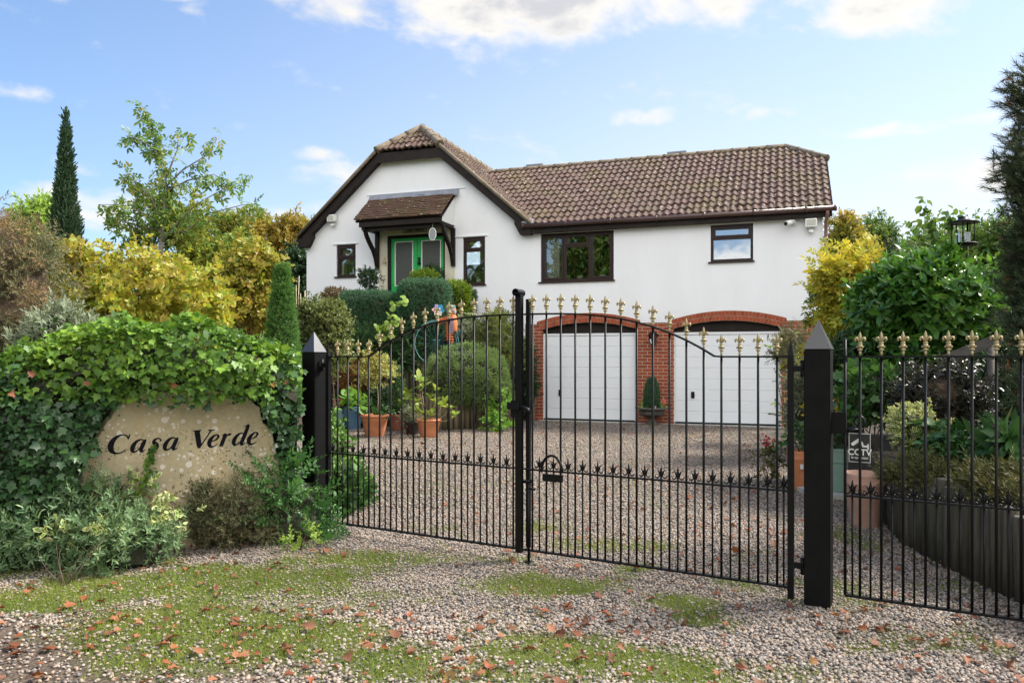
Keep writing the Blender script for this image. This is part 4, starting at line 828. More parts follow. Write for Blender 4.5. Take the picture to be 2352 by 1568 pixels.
def top_right(s): return top_left(3.68-s)
def bar_obj(name, s, z0, z1, r, par, n=8):
    mb = MB(); mb.tube([GP(s, z0), GP(s, z1)], r, n); return mb.build(name, M['black'], par)
def rail(name, pts, w, h, par):
    mb = MB()
    for (a, b) in zip(pts[:-1], pts[1:]): mb.beam(a, b+(b-a).normalized()*.002, w, h, up=UPZ)
    return mb.build(name, M['black'], par)
def gate_leaf(name, label, sA, sB, bars, topf, meet_left):
    g = thing(name, label, 'gate', GP(sA, 0), 'pair of entrance gates')
    lo, hi = (sA, sB)
    rail('bottom_rail', [GP(lo, ZB), GP(hi, ZB)], .028, .012, g); rail('middle_rail', [GP(lo, ZM), GP(hi, ZM)], .028, .010, g)
    ss = [lo]+[lo+(hi-lo)*i/36 for i in range(1, 36)]+[hi]; rail('top_rail', [GP(s, topf(s)) for s in ss], .032, .011, g)
    for s in bars:
        bar_obj('bar', s, ZB, topf(s), .0075, g); put('finial', FIN, g, GP(s, topf(s)+.004), -GTH); put('scroll', SCR, g, GP(s, ZM+.004), -GTH) if name == 'fence' else None
    bb = sorted(bars+[lo, hi])
    for a, b in zip(bb[:-1], bb[1:]):
        if b-a < .07: continue
        m = (a+b)/2; bar_obj('short_bar', m, ZB, ZM+.01, .006, g, 6); put('spike', SPK, g, GP(m, ZM+.008), -GTH)
    return g
def stile(par, s, z0, z1, w, pointed=True, d=None, off=0.0):
    mb = MB(); d = d or w; mb.box(GP(s, (z0+z1)/2, off), (w, d, z1-z0), GAX)
    if pointed:
        h = w/2; mb.add([GP(s-h, z1, off-h), GP(s+h, z1, off-h), GP(s+h, z1, off+h), GP(s-h, z1, off+h), GP(s, z1+.11, off)], [(0, 1, 4), (1, 2, 4), (2, 3, 4), (3, 0, 4)])
    return mb.build('stile', M['black'], par, bevel=0)
Lbars = [.119+.1109*i for i in range(16)]; Rbars = [1.938+.1106*i for i in range(15)]+[3.597]
gl = gate_leaf('metal_gate', 'black metal gate leaf hinged on the post beside the name stone, with the closing stile', .018, 1.80, Lbars, top_left, False)
stile(gl, .018, .03, 1.455, .032); stile(gl, 1.832, .06, 1.90, .044, False)
mb = MB(); mb.tube([GP(1.832, 1.905, .06), GP(1.832, 1.905, -.045)], .026, 14, False); mb.tube([GP(1.832, 1.905, .058), GP(1.832, 1.905, -.043)], .019, 14, False); mb.build('catch_tube', M['black'], gl)
gr = gate_leaf('metal_gate', 'black metal gate leaf with the hooped latch handle, hinged on the post by the railings', 1.872, 3.672, Rbars, top_right, True)
stile(gr, 3.675, .02, 1.455, .034); stile(gr, 1.884, .10, 1.86, .028, False, off=-.04)
# lock box, drop bolt and hooped latch
mb = MB(); mb.box(GP(1.80, 1.08, 0), (.05, .05, .12), GAX); mb.box(GP(1.80, 1.10, .03), (.09, .03, .05), GAX); mb.build('lock_box', M['iron'], gl); mb = MB(); mb.tube([GP(1.86, 1.09, .03), GP(1.90, 1.09, .05), GP(1.93, 1.08, .05), GP(1.935, 1.05, .05)], .014, 7); mb.build('handle', M['iron'], gl)
mb = MB(); mb.tube([GP(1.915, .56, .012), GP(1.915, .01, .012)], .010, 8); mb.tube([GP(1.915, .52, .012), GP(1.965, .52, .012)], .010, 8); mb.tube([GP(1.87, .565, .01), GP(1.93, .575, .01)], .012, 8); mb.tube([GP(1.905, .50, .0), GP(1.905, .1, 0)], .014, 8); mb.lathe([(.04, 0), (.04, .008), (.02, .01)], GP(1.915, .0, .012), 14); mb.build('drop_bolt', M['iron'], gr)
mb = MB(); mb.tube([GP(2.10-.0+.08*math.cos(a)-.0, ZM-.005+.115*math.sin(a) if math.sin(a) > 0 else ZM-.005, .02) for a in [math.pi*(1.08-1.08*i/16) for i in range(17)]], .0095, 8); mb.box(GP(2.105, ZM-.045, .015), (.15, .02, .05), GAX); mb.build('latch_hoop', M['iron'], gr)
def hinge(par, s, z, d):
    mb = MB(); mb.box(GP(s+d*.03, z, 0), (.05, .02, .035), GAX); mb.tube([GP(s+d*.05, z-.05, 0), GP(s+d*.05, z+.05, 0)], .012, 8); mb.box(GP(s+d*.075, z-.03, 0), (.05, .03, .04), GAX); mb.build('hinge', M['iron'], par)
for z in (1.38, .22): hinge(gl, .0, z, -1); hinge(gr, 3.69, z, 1)
def post(label, s, zt, w):
    t = thing('gate_post', label, 'gate post', GP(s, -.03), 'pair of pointed gate posts'); mb = MB(); mb.box(GP(s, (zt-.03)/2), (w, w, zt+.03), GAX); mb.build('shaft', M['blackwood'], t, bevel=.006)
    mb = MB(); h = w/2+.004; mb.add([GP(s-h, zt, -h), GP(s+h, zt, -h), GP(s+h, zt, h), GP(s-h, zt, h), GP(s, zt+.172, 0)], [(0, 1, 4), (1, 2, 4), (2, 3, 4), (3, 0, 4), (3, 2, 1, 0)]); mb.build('cap', pmat('capped_black_metal', (.012, .012, .013), .36, spec=1.0), t)
post('black post with a pointed cap, half in the ivy beside the name stone', -.143, 1.49, .14); post('black post with a pointed cap between the gate and the railings', 3.829, 1.495, .142)
fn = gate_leaf('fence', 'black railings with gilded finials and scrolls running right from the gate post', 3.97, 6.1, [4.05+.1092*i for i in range(18)], lambda s: ZT, False); tag(fn, cat='railings'); fn.name = 'railing'; del fn['group']
bar_obj('bar', 3.972, ZB, 1.55, .008, fn); mb = MB(); mb.box(GP(3.935, 1.07, -.0), (.085, .03, .125), GAX); mb.build('bracket', M['blackwood'], fn, bevel=.004)
mb = MB(); mb.tube([GP(3.97, 1.03, -.01), GP(4.06, 1.03, -.03)], .012, 6); mb.tube([GP(4.04+.03*math.cos(a)*(1-a/14), 1.08+.034*math.sin(a)*(1-a/14), -.03) for a in [-1.6+.45*i for i in range(14)]], .007, 6); mb.build('scroll_hook', M['iron'], fn)
# CCTV sign
sgn_o = thing('security_sign', 'small black and white CCTV sign hung on the railings by the post', 'sign', GP(4.045, .80, -.02)); cs, cz = 4.046, .93; w_, h_ = .113, .165
mb = MB(); mb.box(GP(cs, cz, -.022), (w_, .004, h_), GAX); mb.build('plate', M['signblack'], sgn_o)
mb = MB()
for a, b, c, d in ((-.5, .5, .485, .5), (-.5, .5, -.5, -.485), (-.5, -.478, -.485, .485), (.478, .5, -.485, .485)): mb.box(GP(cs+(a+b)/2*w_, cz+(c+d)/2*h_, -.0185), ((b-a)*w_, .002, (d-c)*h_), GAX)
mb.prism([GP(cs+x*w_, cz+z*h_, -.019) for x, z in ((-.39, .15), (.0, .36), (.09, .26), (-.30, .06), (-.37, .09))], GO_*.002); mb.prism([GP(cs+x*w_, cz+z*h_, -.019) for x, z in ((-.02, .2), (.06, .16), (.1, .09), (.18, .09), (.18, .13), (.14, .21), (.08, .24))], GO_*.002)
mb.prism([GP(cs+x*w_, cz+z*h_, -.019) for x, z in ((.12, .03), (.36, .03), (.36, -.05), (.42, -.05), (.42, .15), (.36, .15), (.36, .09), (.12, .09))], GO_*.002); mb.build('border_and_camera', M['signwhite'], sgn_o)
text_mesh('lettering', 'CCTV', .050, GP(cs, cz-.16*h_, -.019), GX_, UPZ, M['signwhite'], sgn_o, .002, xs=.95, bold=.0012); text_mesh('lettering', 'in operation', .0195, GP(cs, cz-.34*h_, -.019), GX_, UPZ, M['signwhite'], sgn_o, .002, xs=.92, bold=.0003)
# ------------------------------------------------------------------ name stone and ivy
SX_ = Vector((.883, .469, 0)).normalized(); SO_ = Vector((SX_.y, -SX_.x, 0)); SAX = (SX_, SO_, UPZ)
def IP(t, z, off=0.0): return Vector((-2.48, 5.75, 0))+SX_*t+SO_*off+UPZ*z
def stone_face():
    m, nt, out = newmat('lichened_sandstone'); q = NT(nt); pos = q.n('ShaderNodeNewGeometry').outputs['Position']
    c = q.mix(q.rng(q.noise(pos, 2.6, 5, .6), .35, .65), c4((.48, .39, .24)), c4((.36, .31, .20))); c = q.mix(q.math('MULTIPLY', q.rng(q.noise(pos, 34, 6, .7), .4, .7), .5), c, c4((.26, .22, .14)))
    z = q.n('ShaderNodeSeparateXYZ', {0: pos}).outputs[2]
    streak = q.n('ShaderNodeMapping', {'Vector': pos, 'Scale': (7, 7, .8)}).outputs[0]; c = q.mix(q.math('MULTIPLY', q.rng(q.noise(streak, 1, 4), .5, .75), .45), c, c4((.38, .25, .09)))
    for sc, th, lo, col, sel in ((12, .2, .58, (.62, .57, .49), .85), (19, .2, .57, (.58, .53, .45), .8), (34, .2, .56, (.58, .53, .46), .8), (24, .2, .57, (.06, .055, .045), -.62), (55, .25, .56, (.05, .045, .035), -.8)):
        wv = q.n('ShaderNodeVectorMath', {0: pos, 1: q.n('ShaderNodeVectorMath', {0: q.n('ShaderNodeTexNoise', {'Vector': pos, 'Scale': 30.0}).outputs['Color'], 1: (.012, .012, .012)}, operation='MULTIPLY').outputs[0]}, operation='ADD').outputs[0]
        vo = q.n('ShaderNodeTexVoronoi', {'Vector': wv, 'Scale': float(sc)}); rnd = q.n('ShaderNodeSeparateXYZ', {0: vo.outputs['Color']}).outputs[0]
        on = q.math('MULTIPLY', q.math('GREATER_THAN', q.math('MULTIPLY', rnd, th*1.9), vo.outputs['Distance']), q.math('GREATER_THAN', q.noise(pos, 3.1+sc*.05, 3), lo-.06))
        if sel < 0: on = q.math('MULTIPLY', on, q.rng(z, 1.0, .7))
        c = q.mix(q.math('MULTIPLY', on, abs(sel)), c, c4(col))
    b = q.n('ShaderNodeBsdfPrincipled', {'Base Color': c, 'Roughness': .9, 'Specular IOR Level': .2}); q.set(b.inputs['Normal'], q.bump(q.noise(pos, 60, 6, .7), .5, .008)); nt.links.new(b.outputs[0], out.inputs[0]); return m
st = thing('name_stone', 'big sandstone slab carved with Casa Verde and framed by ivy', 'name stone', IP(0, 0))
outl = [(-.74, -.02), (-.72, .40), (-.66, .62), (-.60, .80), (-.52, .95), (-.45, 1.06), (-.36, 1.16), (.0, 1.19), (.30, 1.17), (.47, 1.12), (.545, 1.04), (.58, .92), (.635, .88), (.665, .74), (.70, .58), (.72, .3), (.72, -.02)]
rs = random.Random(3); fine = []
for a, b in zip(outl, outl[1:]+outl[:1]):
    for i in range(4): t = i/4; fine.append((a[0]+(b[0]-a[0])*t+rs.uniform(-.006, .006), a[1]+(b[1]-a[1])*t+rs.uniform(-.006, .006)))
mb = MB(); cx_, cz_ = .03, .6; n = len(fine); f0 = [IP(x, z, 0) for x, z in fine]; f1 = [IP(cx_+(x-cx_)*1.012, cz_+(z-cz_)*1.012, -.012) for x, z in fine]; f2 = [IP(cx_+(x-cx_)*1.03, cz_+(z-cz_)*1.02, -.2) for x, z in fine]
mb.add(f0, [tuple(t) for t in tessellate_polygon([f0])]); mb.add(f0+f1+f2, [(i, (i+1) % n, n+(i+1) % n, n+i) for i in range(n)]+[(n+i, n+(i+1) % n, 2*n+(i+1) % n, 2*n+i) for i in range(n)]); mb.build('slab', stone_face(), st)
# italic serif letters drawn as thick and thin strokes
GLY = {
 'C': [[(1.16, 1.12, .05), (.98, 1.38, .06), (.72, 1.45, .07), (.40, 1.30, .15), (.20, 1.0, .22), (.14, .65, .24), (.24, .27, .20), (.48, .04, .11), (.74, .0, .07), (1.0, .12, .06), (1.16, .32, .035)], [(1.19, 1.50, .03), (1.17, 1.3, .07), (1.14, 1.06, .03)]],
 'a': [[(.74, .92, .05), (.52, 1.0, .08), (.28, .82, .15), (.14, .48, .19), (.16, .16, .16), (.30, .03, .1), (.50, .15, .06), (.70, .50, .05)], [(.86, 1.0, .07), (.79, .75, .17), (.72, .35, .18), (.72, .10, .14), (.80, .02, .08), (.98, .2, .03)]],
 's': [[(.68, .76, .09), (.62, .95, .05), (.46, 1.0, .08), (.28, .90, .12), (.26, .72, .16), (.42, .52, .2), (.52, .30, .17), (.42, .08, .10), (.22, .0, .07), (.06, .08, .06), (.04, .26, .09)]],
 'V': [[(.14, 1.45, .22), (.32, .85, .22), (.50, .25, .20), (.56, -.02, .10)], [(.56, -.02, .06), (.86, .75, .065), (1.12, 1.42, .07)], [(-.12, 1.44, .05), (.12, 1.42, .07), (.42, 1.44, .05)], [(.90, 1.44, .05), (1.12, 1.42, .07), (1.38, 1.44, .05)]],
 'e': [[(.16, .46, .05), (.40, .50, .06), (.62, .68, .10), (.66, .88, .10), (.50, 1.0, .07), (.28, .84, .14), (.13, .48, .19), (.18, .14, .16), (.34, .01, .10), (.54, .06, .06), (.72, .24, .03)]],
 'r': [[(.04, .90, .03), (.16, .97, .08), (.24, .94, .16), (.20, .5, .18), (.12, .0, .17)], [(.20, .48, .05), (.36, .82, .06), (.52, .98, .10), (.64, .92, .15)]],
 'd': [[(.74, .92, .05), (.52, 1.0, .08), (.28, .82, .15), (.14, .48, .19), (.16, .16, .16), (.30, .03, .1), (.50, .15, .06), (.70, .50, .05)], [(.66, 1.56, .03), (.82, 1.62, .07), (.92, 1.62, .15), (.86, 1.1, .18), (.74, .40, .18), (.72, .10, .14), (.80, .02, .08), (.98, .2, .03)]],
}
def crom(p, n=6):
    p = [p[0]]+list(p)+[p[-1]]; out = []
    for i in range(1, len(p)-2):
        for k in range(n):
            t = k/n; a, b, c, d = [np.array(x) for x in p[i-1:i+3]]; out.append(.5*((2*b)+(-a+c)*t+(2*a-5*b+4*c-d)*t*t+(-a+3*b-3*c+d)*t**3))
    out.append(np.array(p[-2])); return out
mb = MB(); U_ = .0945; txt0 = IP(-.512, .757, 0); dirx = SX_; k_ = 0
for ch, x0, y0 in (('C', 0, -.1), ('a', 1.56, -.08), ('s', 2.86, -.06), ('a', 3.86, -.05), ('V', 5.98, .0), ('e', 7.14, .03), ('r', 8.1, .04), ('d', 9.02, .06), ('e', 10.2, .08)):
    for st_ in GLY[ch]:
        k_ += 1; pts = crom(st_) ; L_p = []; R_p = []
        for i, p in enumerate(pts):
            a = pts[max(0, i-1)]; b = pts[min(len(pts)-1, i+1)]; d = b[:2]-a[:2]; d = d/max(1e-6, np.hypot(*d)); nn = np.array((-d[1], d[0])); w = max(.012, p[2]*.80)
            for sgn, lst in ((1, L_p), (-1, R_p)): q_ = p[:2]+nn*w*sgn; lst.append(txt0+dirx*((x0+q_[0]*1.1+.2*q_[1])*U_)+UPZ*((y0+q_[1])*U_*.97)+SO_*(.0015+.00012*k_))
        n = len(pts); mb.add(L_p+R_p, [(i, i+1, n+i+1, n+i) for i in range(n-1)])
    if k_ and (ch, x0) in (('a', 3.86), ('e', 10.2)): mb.build('lettering', M['letter'], st); mb = MB()
# ivy hedge
def ivy_profile(t):
    top = np.interp(t, [-3.2, -1.55, -1.25, -.95, -.55, -.2, .2, .55, .78, .86], [1.20, 1.27, 1.35, 1.48, 1.62, 1.63, 1.57, 1.48, 1.40, 1.30]); return top
rng = np.random.default_rng(21); ivy = thing('ivy_hedge', 'thick ivy hedge growing over and around the carved name stone', 'hedge', IP(-.6, 0, -.35))
N_ = 29000; t = -3.1+3.96*rng.random(N_); top = ivy_profile(t)+(vnoise(t, t*0, 4, 3)-.5)*.12
u = rng.random(N_)                                   # 0 front foot .. .62 front top .. 1 back top
front = u < .62; bulge = .12+.14*vnoise(t, u*3, 3, 8)
zf = u/.62*top; hang = np.clip((zf-1.12)/.25, 0, 1)
over = .20*hang*((t > -.6) & (t < .8))
xo = np.where(front, bulge*np.sin(np.clip(u/.62, 0, 1)*math.pi*.85)+over-.03, 0)
a_ = np.clip((u-.62)/.38, 0, 1); offv = np.where(front, xo, bulge*.5+over-a_*.85); zz = np.where(front, zf, top+.05*np.sin(a_*math.pi))
lump = (nz(t*1.0, zz, 3.2, 31)-.5)*.40; offv = offv+np.where(front, lump, 0); zz = zz+np.where(front, 0, lump*.55)
# the stone's face stays clear
lim = np.interp(zz, [0, .45, .62, .80, .95, 1.06, 1.12], [-.72, -.69, -.64, -.60, -.54, -.48, -.42])+(vnoise(zz, zz*0, 8, 12)-.5)*.12; limr = np.interp(zz, [0, .6, .74, .88, .95, 1.04, 1.1], [.76, .72, .69, .65, .60, .56, .51])+(vnoise(zz, zz*0+3, 9, 14)-.5)*.08
ceil_ = np.interp(t, [-.4, -.2, .3, .5], [1.135, 1.14, 1.13, 1.10])+(vnoise(t, t*0, 9, 15)-.5)*.07
clear = front & (t > lim) & (t < limr) & (zz < ceil_)
k = ~clear; t, zz, offv, front, u = t[k], zz[k], offv[k], front[k], u[k]; n = len(t)
near_r = (t > .6); offv = np.where(near_r & front, np.minimum(offv, .08)-.06*(zz < 1.2), offv)
P = np.array([[-2.48, 5.75, 0]])+t[:, None]*np.array([SX_])+offv[:, None]*np.array([SO_])+zz[:, None]*np.array([[0, 0, 1.0]])+rng.normal(size=(n, 3))*.025
out = np.where(front[:, None], np.array([SO_])+np.array([[0, 0, .35]]), np.array([[0, 0, 1.0]])+np.array([SO_])*.25)
D = norm(np.array([[0, 0, -.7]])*front[:, None]+np.array([SO_])*.45+rng.normal(size=(n, 3))*.6); Nn = norm(out+np.array([[0, 0, .25]])+rng.normal(size=(n, 3))*.42); S = .022+.055*rng.random(n)**2.2
dark = (zz < 1.15)*.62+(t > .6)*.3+(t < -.9)*front*.25+(zz < 1.4)*.15+(rng.random(n)-.5)*.5 > .45  # low front leaves coloured darker to paint its shade; left end is darker ivy
scatter('foliage', IVY, P[~dark], D[~dark], Nn[~dark], S[~dark], M['ivy'], ivy); scatter('shade_dark_foliage', IVY, P[dark], D[dark], Nn[dark], S[dark], M['ivy_dark'], ivy)
mb = MB()
prof_t = np.linspace(-3.1, .84, 24)
ring = []
for tt in prof_t:
    tp = float(ivy_profile(tt))-.07; st_in = -.76 < tt < .72
    fo = .02 if not st_in else -.24; ring.append([IP(tt, -.02, fo), IP(tt, 1.16, fo), IP(tt, tp-.18, .06 if st_in else .05), IP(tt, tp, -.1), IP(tt, tp-.05, -.6), IP(tt, -.02, -.75)])
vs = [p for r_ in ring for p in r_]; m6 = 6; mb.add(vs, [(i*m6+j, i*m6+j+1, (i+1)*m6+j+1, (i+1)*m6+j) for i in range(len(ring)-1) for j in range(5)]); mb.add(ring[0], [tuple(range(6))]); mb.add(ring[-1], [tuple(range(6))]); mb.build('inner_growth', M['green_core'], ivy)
# straggling shoots along the top, and the odd dead leaf
rs_ = np.random.default_rng(77); Q = []; mb = MB()
for i in range(95):
    tt = rs_.uniform(-2.6, .8); o_ = rs_.uniform(-.45, .12); z0 = float(ivy_profile(tt))+.0; d = np.array(SX_)*rs_.normal()*.5+np.array(SO_)*rs_.normal()*.4+np.array((0, 0, rs_.uniform(.3, 1))); L = rs_.uniform(.06, .17); a = np.array(IP(tt, z0, o_)); b = a+d*L
    mb.tube([a, (a+b)/2+np.array((0, 0, .02)), b], [.003, .0025, .0015], 4)
    for k in range(6): Q.append(a+(b-a)*((k+.5)/6)+rs_.normal(size=3)*.012)
mb.build('shoots', M['bark'], ivy); Q = np.array(Q); n = len(Q); scatter('shoot_leaves', IVY, Q, rs_.normal(size=(n, 3)), rs_.normal(size=(n, 3))*.6+np.array([[0, 0, .8]]), .022+.034*rs_.random(n), M['ivy'], ivy)
n = 16; tt = rs_.uniform(-2, .8, n); Q = np.array([np.array(IP(a, rs_.uniform(1.05, 1.4), rs_.uniform(.2, .34))) for a in tt]); scatter('dead_leaves', MAPLE, Q, rs_.normal(size=(n, 3)), rs_.normal(size=(n, 3))*.5+np.array(SO_), .05, M['litter'], ivy)
# ivy runner up the middle of the stone
rt = thing('ivy_runner', 'thin ivy runner climbing the middle of the carved stone', 'climber', IP(-.28, .40, .02)); pts = [IP(-.32, .42, .05), IP(-.26, .55, .012), IP(-.24, .66, .01), IP(-.205, .78, .01)]; mb = MB(); mb.tube(pts, [.004, .003, .003, .002], 5); mb.build('stem', M['bark'], rt)
n = 150; tt = rng.random(n)**1.2; pp = np.array([np.array(pts[min(2, int(a*3))])*(1-(a*3 % 1))+np.array(pts[min(3, int(a*3)+1)])*(a*3 % 1) for a in tt]); pp += rng.normal(size=(n, 3))*(.06*(1-tt)**2+.012)[:, None]*np.array([1, .3, .5])
scatter('foliage', IVY, pp+np.array(SO_)*.01, rng.normal(size=(n, 3))+np.array([[0, 0, .6]]), np.array([SO_])+rng.normal(size=(n, 3))*.4, .018+.022*rng.random(n), M['ivy'], rt)
# ------------------------------------------------------------------ plants
def bx(u0, v0, u1, v1, Z, dep=1.0):
    c = at((u0+u1)/2, (v0+v1)/2, Z); return tuple(c), ((u1-u0)/2/1750*Z, (u1-u0)/2/1750*Z*dep, (v1-v0)/2/1750*Z)
def foot(c, z=None): return (c[0], c[1], bank_z(c[0], c[1]) if z is None else z)
SP_FINE = sprig(TUFT, 11, 42, .5, 1.0, seed=2); SP_CYP = sprig(DIAMOND, 9, 30, .42, 1.0, seed=3); SP_CYP.v[:, 1:] *= .7
SP_LEAF = sprig(OVAL, 6, 50, .5, .9, seed=4); SP_NARROW = sprig(NARROW, 9, 48, .55, .9, seed=5); SP_PAIR = sprig(OVAL, 14, 62, .16, 1.0, seed=6, two=True, droop=.25); SP_DROOP = sprig(t_oval(.42, .06, .25), 6, 62, .55, .9, seed=7, two=True, droop=.35)
SP_BIG = sprig(t_oval(.68, .08, .2), 5, 64, .62, .9, seed=17, droop=.3); SP_ROSE = sprig(t_oval(.46, .05, .2), 8, 62, .9, .25, seed=8, tip=False); SP_PINE = sprig(NEEDLE, 26, 38, .55, .9, seed=9); SP_VAR = sprig(VARI, 5, 50, .55, .9, seed=10); SP_JUN = sprig(SP_CYP, 5, 38, .5, .9, seed=11, two=True, droop=.15)

# --- in front of the hedge
c, r = bx(20, 1105, 380, 1335, 5.45, .5)
plant('front_shrub', 'low grey-green leafy shrub at the foot of the ivy, left of the stone', 'shrub', (c[0], c[1]-.1, 0), [((c[0]-.1, c[1], .20), (.52, .30, .33), 1500, 46, .13, .55), ((c[0]+.30, c[1]-.12, .12), (.42, .26, .24), 800, 26, .10, .5), ((c[0]-.42, c[1]-.2, .1), (.3, .2, .2), 420, 16, .09, .5)], SP_NARROW, .078, M['greygreen'], stem=.006, core=M['green_core'], up=.5, corek=.7)
c = on_ground(515, 1268)
plant('brown_heather', 'dull brown-green heath bush with bare stems under the stone', 'shrub', (c.x, c.y+.22, 0), [((c.x, c.y+.22, .26), (.34, .24, .27), 4200, 80, .06, .5)], SP_FINE, .05, M['heather'], stem=.004, stem_mat=M['redstem'], core=M['brown_core'], nstem=26, corek=.6)
c = on_ground(385, 1262)
p_ = plant('variegated_shrub', 'cream-edged variegated shrub below the middle of the stone', 'shrub', (c.x, c.y+.1, 0), [(tuple(at(375, 1165, 5.3)), (.17, .1, .1), 15, 7, .05, .4), (tuple(at(320, 1125, 5.42)), (.12, .08, .05), 7, 4, .04, .4)], SP_VAR, .085, [M['var_green'], M['var_cream']], stem=.004, stem_mat=M['redstem'], nstem=12, bow=.3)
plant('variegated_shrub', 'stray variegated sprigs poking through the grey-green shrub', 'shrub', tuple(on_ground(150, 1345)), [(tuple(at(130, 1235, 5.1)), (.12, .08, .04), 9, 4, .03, .3), (tuple(at(255, 1225, 5.1)), (.06, .05, .06), 6, 3, .03, .3)], SP_VAR, .08, [M['var_green'], M['var_cream']], stem=.003, nstem=6, bow=.3)
c = on_ground(640, 1240); root = plant('cotoneaster', 'arching small-leaved dark shrub against the left gate post', 'shrub', (c.x, c.y+.12, 0), [((c.x, c.y+.12, .25), (.36, .26, .30), 360, 30, .1, .5), ((c.x+.1, c.y+.02, .1), (.3, .22, .16), 160, 14, .08, .5)], SP_PAIR, .2, M['cotoneaster'], stem=.005, core=M['green_core'], nstem=14, corek=.75, up=.1, o=.9)
rr = np.random.default_rng(8); P = []; D = []; N = []
tips = [at(u, v, Z) for u, v, Z in ((565, 1035, 5.95), (600, 1050, 5.9), (540, 1075, 5.8), (700, 1110, 5.7), (735, 1122, 5.6), (560, 1105, 5.6), (650, 1070, 5.95), (690, 1150, 5.5), (520, 1060, 5.85), (640, 1165, 5.4), (600, 1130, 5.5), (665, 1200, 5.5), (715, 1205, 5.55))]
mb = MB()
for tp in tips:
    b = Vector((c.x, c.y+.12, .15)); m = (b+tp)/2+Vector((0, 0, .16)); pts = [b*(1-s)**2+m*2*s*(1-s)+tp*s*s for s in [i/12 for i in range(13)]]; mb.tube(pts, [.004-.0025*i/12 for i in range(13)], 4)
    for i in range(5, 13):
        for k in range(6):
            d = (pts[i]-pts[i-1]).normalized(); q_ = pts[i-1]+(pts[i]-pts[i-1])*(k/6); P.append(q_); D.append(np.array(d)*.5+rr.normal(size=3)*.7); N.append(np.array((0, 0, 1.0))+rr.normal(size=3)*.4)
mb.build('arching_stems', M['bark'], root); scatter('spray_leaves', OVAL, np.array(P), np.array(D), np.array(N), .019+.008*rr.random(len(P)), M['cotoneaster'], root)
c = on_ground(690, 1262); plant('yellow_sprigs', 'few pale yellow-green sprigs rooted at the base of the left gate post', 'plant', tuple(c), [((c.x, c.y, .10), (.12, .08, .10), 40, 8, .03, .3)], SP_LEAF, .06, M['hop'], stem=.003, nstem=6)
# --- left of the drive, behind the ivy
c, r = bx(-70, 470, 105, 800, 7.6); plant('browning_conifer', 'feathery conifer turning rusty brown at the left edge of the picture', 'conifer', (c[0], c[1], .2), [((c[0]-.15, c[1], 2.0), (.68, .6, .95), 7500, 110, .12, .5), ((c[0]-.1, c[1], 1.1), (.66, .6, .7), 3600, 60, .12, .5)], SP_FINE, .075, M['brownconifer'], stem=.03, core=M['brown_core'], up=.1, corek=.75)
c, r = bx(50, 712, 215, 800, 6.7); plant('silver_shrub', 'wispy silver-leaved shrub showing above the ivy at the left', 'shrub', (c[0], c[1], .3), [((c[0], c[1], 1.5), (.36, .3, .34), 900, 60, .07, .4)], SP_NARROW, .11, M['silver'], stem=.008, nstem=14, up=.9)
c, r = bx(100, 530, 560, 760, 9.2)
plant('golden_shrub', 'big golden dogwood shrub with large round leaves beyond the ivy hedge', 'shrub', (c[0], c[1], .3), [((c[0]-.05, c[1], 2.0), (1.12, .75, .72), 2400, 240, .12, .3), ((c[0]-.2, c[1], 1.1), (1.22, .8, .75), 2200, 130, .14, .4), (tuple(at(175, 590, 9.2)), (.22, .3, .2), 110, 14, .1, .3)], SP_BIG, .10, M['gold_leaf'], stem=.016, stem_mat=M['redstem'], nstem=30, up=.2, bow=.08)
c, r = bx(510, 565, 632, 745, 11.8); plant('dusky_gold_shrub', 'smaller golden shrub with reddish tints beside the cone conifer', 'shrub', (c[0], c[1], .8), [((c[0], c[1], c[2]), (r[0]*1.15, r[0], r[2]*1.1), 1800, 70, .13, .45)], SP_BIG, .10, M['gold_leaf2'], stem=.014, stem_mat=M['redstem'], nstem=12)
c, r = bx(430, 570, 590, 660, 14.5); plant('leafy_shrub', 'tall mid-green shrub under the young cherry tree', 'shrub', foot(c), [((c[0], c[1], c[2]), (r[0], r[0]*.8, r[2]), 2600, 90, .2, .4), ((c[0]-.3, c[1], 2.4), (1.2, .8, .9), 1800, 60, .2, .5)], SP_LEAF, .17, M['limegreen'], stem=.03, nstem=10)
c, r = bx(240, 440, 480, 600, 14.8); plant('leafy_shrub', 'green bush turning yellow behind the trunk of the young cherry', 'shrub', foot(c), [((c[0], c[1], c[2]), (r[0]*.75, r[0]*.7, r[2]*.8), 330, 36, .13, .35), ((c[0]+.4, c[1], c[2]+.2), (.5, .5, .6), 400, 20, .15, .3), ((c[0], c[1], 2.3), (1.5, .8, .8), 1500, 60, .25, .5)], SP_LEAF, .17, M['limegreen'], stem=.03, nstem=10)
c, r = bx(55, 470, 130, 620, 21); plant('pale_tree', 'light yellow-green tree top peeping out left of the cypress', 'tree', foot(c, 1.5), [((c[0], c[1], c[2]), (r[0], r[0], r[2]), 1500, 60, .25, .3)], SP_LEAF, .26, M['hop'], stem=.06)
